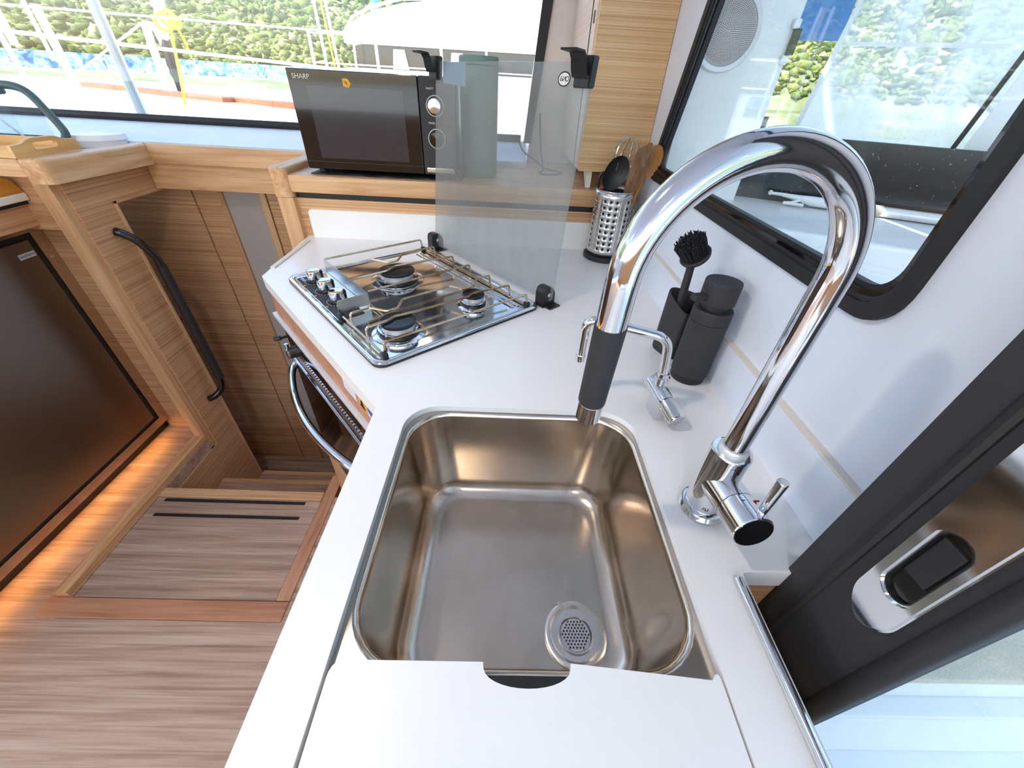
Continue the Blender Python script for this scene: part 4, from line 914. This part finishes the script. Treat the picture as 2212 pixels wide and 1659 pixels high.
# ================================================================== COCKPIT (through the right window and door)
M_weave = plain('beige_weave', S(206, 198, 178), 0.85, var=0.12, vscale=260)
M_cock = plain('cockpit_gelcoat', S(238, 241, 242), 0.25, var=0.01)
bm = NB(); plate(bm, [(0.434, 1.215), (0.655, 1.215), (0.655, 1.75), (0.434, 1.75)], [], 2.1, lambda a, b, h: Vector((a, b, h-0.2))); struct(obj('wall_cockpit', bm, M_cock, smooth=False), 'white cockpit bulkhead carrying the round speaker')
sp_ = thing('cockpit_speaker', 'round white loudspeaker with dotted grille outside the window', 'speaker', (0.492, 1.213, 1.437))
bm = NB(); m = axis_mat((0.495, 1.214, 1.440), (0, -1, 0)); lathe(bm, [(0.076, 0), (0.076, 0.004), (0.073, 0.008), (0.064, 0.009), (0.062, 0.007)], 56, m); obj('ring', bm, M_alu, sp_)
bm = NB(); lathe(bm, [(0.0625, 0.006), (0.045, 0.009), (0.0, 0.011)], 48, m); obj('grille', bm, M_print, sp_)
bm = NB()
for k in range(1, 22):
    r = 0.0029*k; nh = max(1, int(2*PI*r/0.0034))
    for j in range(nh):
        a = 2*PI*j/nh; zz = 0.0092+0.002*(1-r/0.0625)
        lathe(bm, [(0.0010, zz), (0.0010, zz+0.0004)], 6, m @ T(r*math.cos(a), r*math.sin(a), 0))
obj('grille_hole', bm, M_matte, sp_, kind='stuff', smooth=False)
bm = NB(); box(bm, 0.648, 0.662, 1.200, 1.216, 1.405, 1.452, 0.002); bk = thing('strap_clip', 'small black strap clip on the cockpit bulkhead edge', 'clip', (0.655, 1.208, 1.43)); obj('strap', bm, M_black, bk)
for zz in (1.396, 1.460):
    bm = NB(); box(bm, 0.640, 0.656, 1.203, 1.214, zz-0.009, zz+0.009, 0.003); obj('mount', bm, M_cock, bk)
# dark panel, ledge, seat
cdr = Vector((0.49, -0.25, 0)).normalized(); cnr = Vector((-cdr.y, cdr.x, 0))*-1
P0 = Vector((0.655, 1.300, 0))
def cq(a, d, z): q = P0+cdr*a-cnr*d; return Vector((q.x, q.y, z))      # a along the panel, d behind it
def cbox(bm, a0, a1, d0, d1, z0, z1, bev=0):
    m = Matrix(((cdr.x, -cnr.x, 0, P0.x), (cdr.y, -cnr.y, 0, P0.y), (0, 0, 1, 0), (0, 0, 0, 1)))
    return box(bm, a0, a1, d0, d1, z0, z1, bev, 2, m)
bm = NB(); cbox(bm, 0.0, 1.6, 0.0, 0.02, 1.083, 1.247); struct(obj('wall_smoked_panel', bm, M_dark), 'dark smoked acrylic screen behind the cockpit ledge')
bm = NB(); cbox(bm, -0.15, 1.7, -0.34, 0.03, 1.00, 1.084, 0.01); struct(obj('trim_cockpit_ledge', bm, M_cock), 'white cockpit coaming ledge')
bm = NB(); box(bm, 0.46, 2.2, -3.0, 1.3, 2.06, 2.12); struct(obj('ceiling_sunshade', bm, M_cock), 'unseen white hardtop roof added to shade the cockpit')  # unseen roof, added to keep sun and sky off the cockpit
bm = NB(); box(bm, 0.44, 3.0, 0.47, 1.2, 0.40, 0.82, 0.02); struct(obj('floor_cockpit_seat', bm, M_cock), 'white cockpit seat moulding outside the window')
bm = NB(); box(bm, 0.40, 4.0, -2.6, 0.30, 0.0, 0.10); struct(obj('floor_cockpit', bm, M_cock), 'pale cockpit sole outside the door')
cbn = thing('cockpit_bench', 'white cockpit bench with beige woven cushion outside the door', 'bench', (1.2, 0.33, 0.10))
bm = NB(); box(bm, 0.42, 2.4, 0.225, 0.465, 0.10, 0.478, 0.008); obj('base', bm, M_cock, cbn)
bm = NB(); box(bm, 0.42, 2.4, 0.19, 0.228, 0.10, 0.40, 0.008); obj('step', bm, M_cock, cbn)
bm = NB(); box(bm, 0.42, 2.4, 0.222, 0.465, 0.479, 0.505, 0.008); obj('cushion', bm, M_weave, cbn)
# boat hook
bk = thing('boat_hook', 'white boat hook pole resting on the cockpit ledge', 'boat hook', tuple(cq(0.2, -0.03, 1.085)))
def hk(a, d, z): return cq(a, d, z)
bm = NB(); tube(bm, [hk(0.13, -0.03, 1.108), hk(0.155, -0.03, 1.108), hk(0.20, -0.03, 1.104), hk(0.235, -0.03, 1.101), hk(0.36, -0.03, 1.099)], [0.0035, 0.0045, 0.008, 0.0125, 0.0125], 14); obj('head', bm, M_cock, bk)
bm = NB(); bmesh.ops.create_uvsphere(bm, u_segments=14, v_segments=10, radius=0.0065, matrix=Matrix.Translation(hk(0.127, -0.03, 1.109))); obj('tip_ball', bm, M_cock, bk)
bm = NB(); tube(bm, smooth_path([hk(0.205, -0.034, 1.10), hk(0.185, -0.05, 1.094), hk(0.165, -0.055, 1.092)], 5), 0.004, 10); tube(bm, [hk(0.165, -0.055, 1.092), hk(0.215, -0.056, 1.092)], 0.004, 10); obj('side_hook', bm, M_cock, bk)
bm = NB(); tube(bm, [hk(0.36, -0.03, 1.0985), hk(0.395, -0.03, 1.0985)], 0.0145, 14); obj('lock_collar', bm, M_grey, bk)
bm = NB(); tube(bm, [hk(0.395, -0.03, 1.0985), hk(1.5, -0.03, 1.0985)], 0.0125, 14); obj('pole', bm, M_alu, bk)
# clear vinyl curtain with white borders and zips
M_vinyl = thin_glass('clear_vinyl', (0.96, 0.98, 0.98, 1), haze=0.30, haze_col=(0.95, 0.97, 0.98, 1), rough=0.08, streak=(6, 6, 1.8))
vc_ = thing('vinyl_curtain', 'clear wrinkled vinyl cockpit curtain with white canvas borders', 'curtain', tuple(cq(0.4, 0.12, 1.09)))
rows = []
for i in range(41):
    a = 0.13+1.2*i/40
    rows.append([cq(a+0.10*(z-1.25), 0.10+0.008*math.sin(i*0.9+z*9)+0.005*math.sin(i*0.37+z*17), z) for z in [1.05+0.9*k/20 for k in range(21)]])
bm = NB(); loft(bm, rows, False); obj('vinyl', bm, M_vinyl, vc_)
for a, wd_, m_, nm in ((0.125, 0.012, M_cock, 'canvas_strip'), (0.49, 0.010, M_rubber, 'zip'), (0.515, 0.10, M_cock, 'canvas_strip'), (0.90, 0.4, M_cock, 'canvas_strip')):
    bm = NB(); rows = [[cq(a+0.10*(z-1.25), 0.085, z), cq(a+wd_+0.10*(z-1.25), 0.085, z), cq(a+wd_+0.10*(z-1.25), 0.09, z), cq(a+0.10*(z-1.25), 0.09, z)] for z in (1.05, 1.5, 1.95)]
    loft(bm, rows, True, True, True); obj(nm, bm, m_, vc_)
bm = NB(); cbox(bm, 0.17, 0.48, 0.085, 0.092, 1.437, 1.445); obj('canvas_strip', bm, M_cock, vc_)
bm = NB(); cbox(bm, -0.10, 0.155, 0.16, 0.17, 1.452, 1.80, 0.002); tag(obj('blue_valance', bm, M_bluesky), 'flat blue canvas valance above the hillside view', 'canvas')
# two dark fender posts and rail beyond
for i, a in enumerate((0.02, 0.055)):
    bm = NB(); tube(bm, [cq(a, 0.5, 0.9), cq(a, 0.5, 1.27)], 0.014, 10); tag(obj('dark_post', bm, M_black), ['dark post just beyond the cockpit screen, nearer the speaker', 'dark post just beyond the cockpit screen, nearer the vinyl'][i], 'post', 'dark posts beyond the screen')

# ================================================================== OUTSIDE: water, shore, hill, boats
def sky_pt(az, r, z): a = math.radians(az); return Vector((r*math.sin(a), r*math.cos(a), z))
M_water = plain('water', S(120, 150, 175), 0.15, var=0.2, vscale=0.6)
bm = NB(); box(bm, -300, 300, -300, 300, -1.4, -1.1); struct(obj('water', bm, M_water), 'calm blue harbour water')
m, t, b = new_mat('hill_scrub')
n = noise_node(t, (0.12,)*3, 6, 0.7); r_ = ramp(t, n.outputs[0], [(0.35, S(78, 92, 52)), (0.5, S(112, 118, 84)), (0.62, S(140, 138, 116)), (0.72, S(180, 172, 160))])
t.links.new(r_.outputs[0], b.inputs['Base Color']); b.inputs['Roughness'].default_value = 0.9; M_hill = m
m, t, b = new_mat('bush_leaves')
gi = t.nodes.new('ShaderNodeNewGeometry'); rr2 = ramp(t, gi.outputs['Random Per Island'], [(0.0, S(48, 64, 34)), (0.3, S(84, 104, 44)), (0.6, S(112, 124, 58)), (0.9, S(136, 138, 92)), (1.0, S(165, 158, 130))])
nb = noise_node(t, (5.0,)*3, 5, 0.75); mxb = t.nodes.new('ShaderNodeMix'); mxb.data_type = 'RGBA'; mxb.blend_type = 'MULTIPLY'; mxb.inputs[0].default_value = 0.8
rb = ramp(t, nb.outputs[0], [(0.32, (0.22, 0.27, 0.16, 1)), (0.5, (0.8, 0.82, 0.7, 1)), (0.7, (1.35, 1.3, 1.2, 1))]); t.links.new(rr2.outputs[0], mxb.inputs[6]); t.links.new(rb.outputs[0], mxb.inputs[7])
t.links.new(mxb.outputs[2], b.inputs['Base Color']); b.inputs['Roughness'].default_value = 0.9; M_bush = m
def hill_z(az, r):
    e = max(0.0, (r-66)/80.0); base = 1.4+48*(e**0.9)*(0.85+0.25*math.sin(math.radians(az*3.1+40)))
    return base+1.2*math.sin(r*0.23+az*0.4)*min(1, e*4)
bm = NB(); rows = []
for i in range(64):
    az = -100+250*i/63; rows.append([sky_pt(az, r, z) for r, z in [(52, -1.3), (56, -0.9), (60, 0.0), (64, 0.35), (65.5, 0.4)]]+[sky_pt(az, r, hill_z(az, r)) for r in [66+3*k for k in range(0, 34)]])
loft(bm, rows, False); struct(obj('hill', bm, M_hill), 'steep green scrub hillside above the shore')
# bushes (uncountable scrub)
import numpy as np
bm0 = bmesh.new(); bmesh.ops.create_icosphere(bm0, subdivisions=1, radius=1)
bv = np.array([v.co[:] for v in bm0.verts]); bf = np.array([[v.index for v in f.verts] for f in bm0.faces]); bm0.free()
rng = np.random.default_rng(5); VV, FF = [], []; cnt = 0
for i in range(22000):
    az = rng.uniform(-52, 12) if i % 5 < 3 else rng.uniform(25, 78); r = 66.3+rng.random()*34
    s = rng.uniform(0.20, 0.48)*(1+0.010*(r-66))*(1.5 if rng.random() < .05 else 1); c = np.array(sky_pt(az, r, hill_z(az, r)+s*0.25))
    nz = 1+0.42*rng.standard_normal(len(bv)); q = bv*nz[:, None]*np.array([s*rng.uniform(.8, 1.5), s*rng.uniform(.8, 1.5), s*rng.uniform(.6, 1.0)])
    VV.append(q+c); FF.append(bf+cnt); cnt += len(bv)
me = bpy.data.meshes.new('scrub_bushes'); me.from_pydata(np.vstack(VV).tolist(), [], np.vstack(FF).tolist()); me.shade_smooth(); me.materials.append(M_bush)
o = bpy.data.objects.new('scrub_bushes', me); COL.objects.link(o); tag(o, 'dense green scrub bushes covering the hillside', 'bushes', kind='stuff')
# mural wall on the shore
m, t, b = new_mat('mural_paint')
vo = t.nodes.new('ShaderNodeTexVoronoi'); vo.inputs['Scale'].default_value = 0.9; tc = t.nodes.new('ShaderNodeTexCoord'); t.links.new(tc.outputs['Object'], vo.inputs['Vector'])
n3 = noise_node(t, (0.9,)*3, 5, 0.7, 1.5)
r_ = ramp(t, n3.outputs[0], [(0.36, S(60, 110, 170)), (0.44, S(120, 170, 200)), (0.50, S(150, 190, 170)), (0.56, S(235, 240, 245)), (0.64, S(90, 130, 180))]); t.links.new(r_.outputs[0], b.inputs['Base Color']); b.inputs['Roughness'].default_value = 0.8
M_mural = m
bm = NB(); loft(bm, [[sky_pt(-75+100*i/30, rr_, z) for rr_, z in ((65, 0.2), (65, 1.75), (65.4, 1.75), (65.4, 0.2))] for i in range(31)], True, True, True); struct(obj('wall_shore', bm, M_mural), 'painted blue and white mural wall along the shore')
M_sand = plain('pale_quay', S(178, 172, 166), 0.9, var=0.1, vscale=0.4)
bm = NB(); loft(bm, [[sky_pt(-75+100*i/30, rr_, z) for rr_, z in ((57, -1.2), (58, -0.4), (64.9, 0.45), (64.9, -1.2))] for i in range(31)], True, True, True); struct(obj('path_shore', bm, M_sand), 'pale quay path under the mural wall')

# neighbouring yacht alongside: deck, teak rails, guard rail
ny = thing('sailing_yacht', 'white sailing yacht moored alongside with teak strips and guard rails', 'boat', (-4, 5, -1.1))
bm = NB(); prism(bm, [(-11, 2.3), (2.6, 2.3), (2.6, 6.4), (-2.8, 6.4), (-4.0, 7.1), (-5.6, 7.2), (-11, 5.5)], -1.2, 1.10)
obj('hull', bm, M_gel, ny)
for (x0, y0, x1, y1, w_) in ((-4.30, 4.85, -2.25, 3.72, 0.12), (-2.20, 3.80, -1.35, 3.30, 0.12)):
    d = (Vector((x1, y1, 0))-Vector((x0, y0, 0))).normalized(); nn_ = Vector((-d.y, d.x, 0))*w_
    bm = NB(); prism(bm, [(x0, y0), (x1, y1), (x1+nn_.x, y1+nn_.y), (x0+nn_.x, y0+nn_.y)], 1.10, 1.135); obj('teak_strip', bm, M_teak, ny)
bm = NB(); box(bm, -1.95, -1.5, 3.95, 4.3, 1.10, 1.125, 0.01); obj('deck_hatch', bm, M_grey, ny)
def post(parent, x, y, z0, z1, r, m_=M_alu, nm='stanchion', dx=0.0, dy=0.0):
    bm = NB(); tube(bm, [(x, y, z0), (x+dx, y+dy, z1)], r, 10); return obj(nm, bm, m_, parent)
def wire_o(parent, P, r, m_=M_alu, nm='guard_wire'):
    bm = NB(); tube(bm, P, r, 6); return obj(nm, bm, m_, parent)
for x in (-2.5, -1.7, -0.9): post(ny, x, 6.3, 1.10, 1.72, 0.018)
for z in (1.42, 1.70): wire_o(ny, [(-2.5, 6.3, z), (2.4, 6.3, z)], 0.008)
# own guard rail near the window
gr = thing('guard_rail', 'tall white stanchion and rail close outside the front window', 'railing', (-1.75, 2.25, 1.05))
post(gr, -1.605, 2.045, 1.101, 1.75, 0.021)
wire_o(gr, [(-3.6, 2.30, 1.445), (-2.81, 2.84, 1.42), (-1.59, 3.67, 1.36), (-0.4, 4.45, 1.30)], 0.011, nm='rail_pipe')
wire_o(gr, [(-3.6, 2.40, 1.515), (-2.77, 2.89, 1.53), (-1.37, 3.76, 1.56), (-0.4, 4.35, 1.58)], 0.006)
post(gr, -2.66, 2.97, 1.101, 1.545, 0.022); post(gr, -2.70, 2.955, 1.30, 1.75, 0.011); post(gr, -2.79, 2.865, 1.36, 1.56, 0.02); post(gr, -2.82, 2.845, 1.101, 1.44, 0.014)
wire_o(gr, [(-3.47, 4.9, 1.61), (-3.97, 4.5, 1.21)], 0.010, nm='stay_wire')
rp = thing('yellow_rope', 'yellow mooring rope hanging in a knot from the rigging', 'rope', (-2.26, 3.3, 0.95))
bm = NB(); tube(bm, smooth_path([(-2.19, 3.35, 1.55), (-2.20, 3.34, 1.50), (-2.23, 3.32, 1.30), (-2.26, 3.30, 1.12), (-2.26, 3.30, 1.102)], 5), 0.008, 8); obj('line', bm, M_yellow, rp)
bm = NB(); tube(bm, smooth_path([(-2.18, 3.36, 1.54), (-2.16, 3.37, 1.45), (-2.15, 3.37, 1.36)], 5), 0.007, 8); obj('line', bm, M_yellow, rp)
for k, (dx, dz, rr_) in enumerate(((0, 0, 0.045), (-0.04, -0.02, 0.05), (0.03, -0.015, 0.035))):
    bm = NB(); tube(bm, [Vector((-2.19+dx+rr_*math.cos(2*PI*j/20), 3.34, 1.545+dz+rr_*0.8*math.sin(2*PI*j/20))) for j in range(20)], 0.011, 8, closed=True); obj('coil', bm, M_yellow, rp)
ml = thing('furling_gear', 'dark furling drum on a white forestay of the yacht', 'furling gear', (-3.39, 4.95, 0.95))
bm = NB(); tube(bm, [(-3.37, 4.96, 1.50), (-3.27, 5.02, 1.95)], 0.045, 12); obj('forestay', bm, M_gel, ml)
bm = NB(); tube(bm, [(-3.40, 4.95, 1.101), (-3.39, 4.95, 1.20), (-3.385, 4.955, 1.24), (-3.37, 4.96, 1.44), (-3.36, 4.97, 1.53)], [0.02, 0.025, 0.045, 0.045, 0.038], 14); obj('drum', bm, M_black, ml)
bm = NB(); tube(bm, [(-3.45, 4.93, 1.28), (-3.33, 4.99, 1.27)], 0.03, 12); obj('drum_ring', bm, M_gel, ml)
af = thing('bow_pulpit', 'white A-shaped bow pulpit beside the furling drum', 'pulpit', (-3.46, 4.9, 0.95))
for (a, b_) in (((-3.46, 4.91, 1.60), (-3.48, 4.89, 1.101)), ((-3.40, 4.95, 1.58), (-3.36, 4.97, 1.30))):
    bm = NB(); tube(bm, [b_, a], 0.035, 10); obj('leg', bm, M_gel, af)
bm = NB(); tube(bm, [(-3.47, 4.90, 1.60), (-3.39, 4.95, 1.585)], 0.035, 10); obj('cap', bm, M_grey, af)
# second boat: motor catamaran with white cabin, dark windows
mc = thing('catamaran', 'white catamaran with dark cabin windows behind the microwave', 'boat', (0.5, 9.5, -1.1))
CABW = [(-2.60, 1.70), (-2.62, 1.82), (-2.40, 1.96), (-2.10, 2.08), (-1.64, 2.18), (-0.4, 2.30), (3.2, 2.36), (3.2, 1.70)]
bm = NB(); plate(bm, CABW, [], 3.0, lambda a, b, h: Vector((a, 7.8+0.03*abs(a)+h, b))); obj('coachroof', bm, M_gel, mc)
bm = NB(); plate(bm, [(-2.46, 1.40), (-2.44, 1.69), (3.2, 1.69), (3.2, 1.40)], [], 2.9, lambda a, b, h: Vector((a, 7.93+h, b))); obj('window_band', bm, M_tint, mc)
bm = NB(); plate(bm, [(-3.0, -1.2), (-3.0, 1.36), (-2.5, 1.41), (3.4, 1.41), (3.4, -1.2)], [], 3.2, lambda a, b, h: Vector((a, 7.75+h, b))); obj('hull', bm, M_gel, mc)
for x in (-1.9, -1.0, 0.3, 1.2):
    bm = NB(); plate(bm, [(x, 1.42), (x+0.25, 1.42), (x+0.20, 1.66), (x+0.03, 1.66)], [], 0.02, lambda a, b, h: Vector((a, 7.90+h, b))); obj('curtain', bm, M_cream, mc)
for x in (-2.42, -0.42):
    bm = NB(); tube(bm, [(x, 7.70, 1.40), (x+0.02, 7.70, 2.30 if x > -1 else 1.80)], 0.018, 10); obj('pole', bm, M_alu, mc)
bm = NB(); tube(bm, [(-2.55, 7.85, 1.84), (-2.40, 7.80, 1.99), (-2.09, 7.75, 2.11), (-1.64, 7.75, 2.21), (3.0, 7.8, 2.40)], 0.02, 8); obj('grab_rail', bm, M_alu, mc)
bm = NB(); tube(bm, [(-2.17, 8.2, 2.0), (-2.12, 8.2, 2.5)], 0.06, 12); obj('sail_cover', bm, M_bluesky, mc)
# halyards by the corner of the microwave
for i, (x, y, dx) in enumerate(((-1.39, 3.75, -0.02), (-1.31, 3.775, -0.03), (-1.335, 3.77, -0.035))):
    bm = NB(); tube(bm, [(x, y, 1.101), (x+dx, y, 1.85)], 0.010 if i < 2 else 0.006, 8)
    tag(obj('halyard', bm, M_gel if i < 2 else M_yellow), ['white halyard nearest the hillside above the microwave', 'white halyard nearest the catamaran roof', 'thin yellow line between the two white halyards'][i], 'rope', 'lines hanging above the microwave')
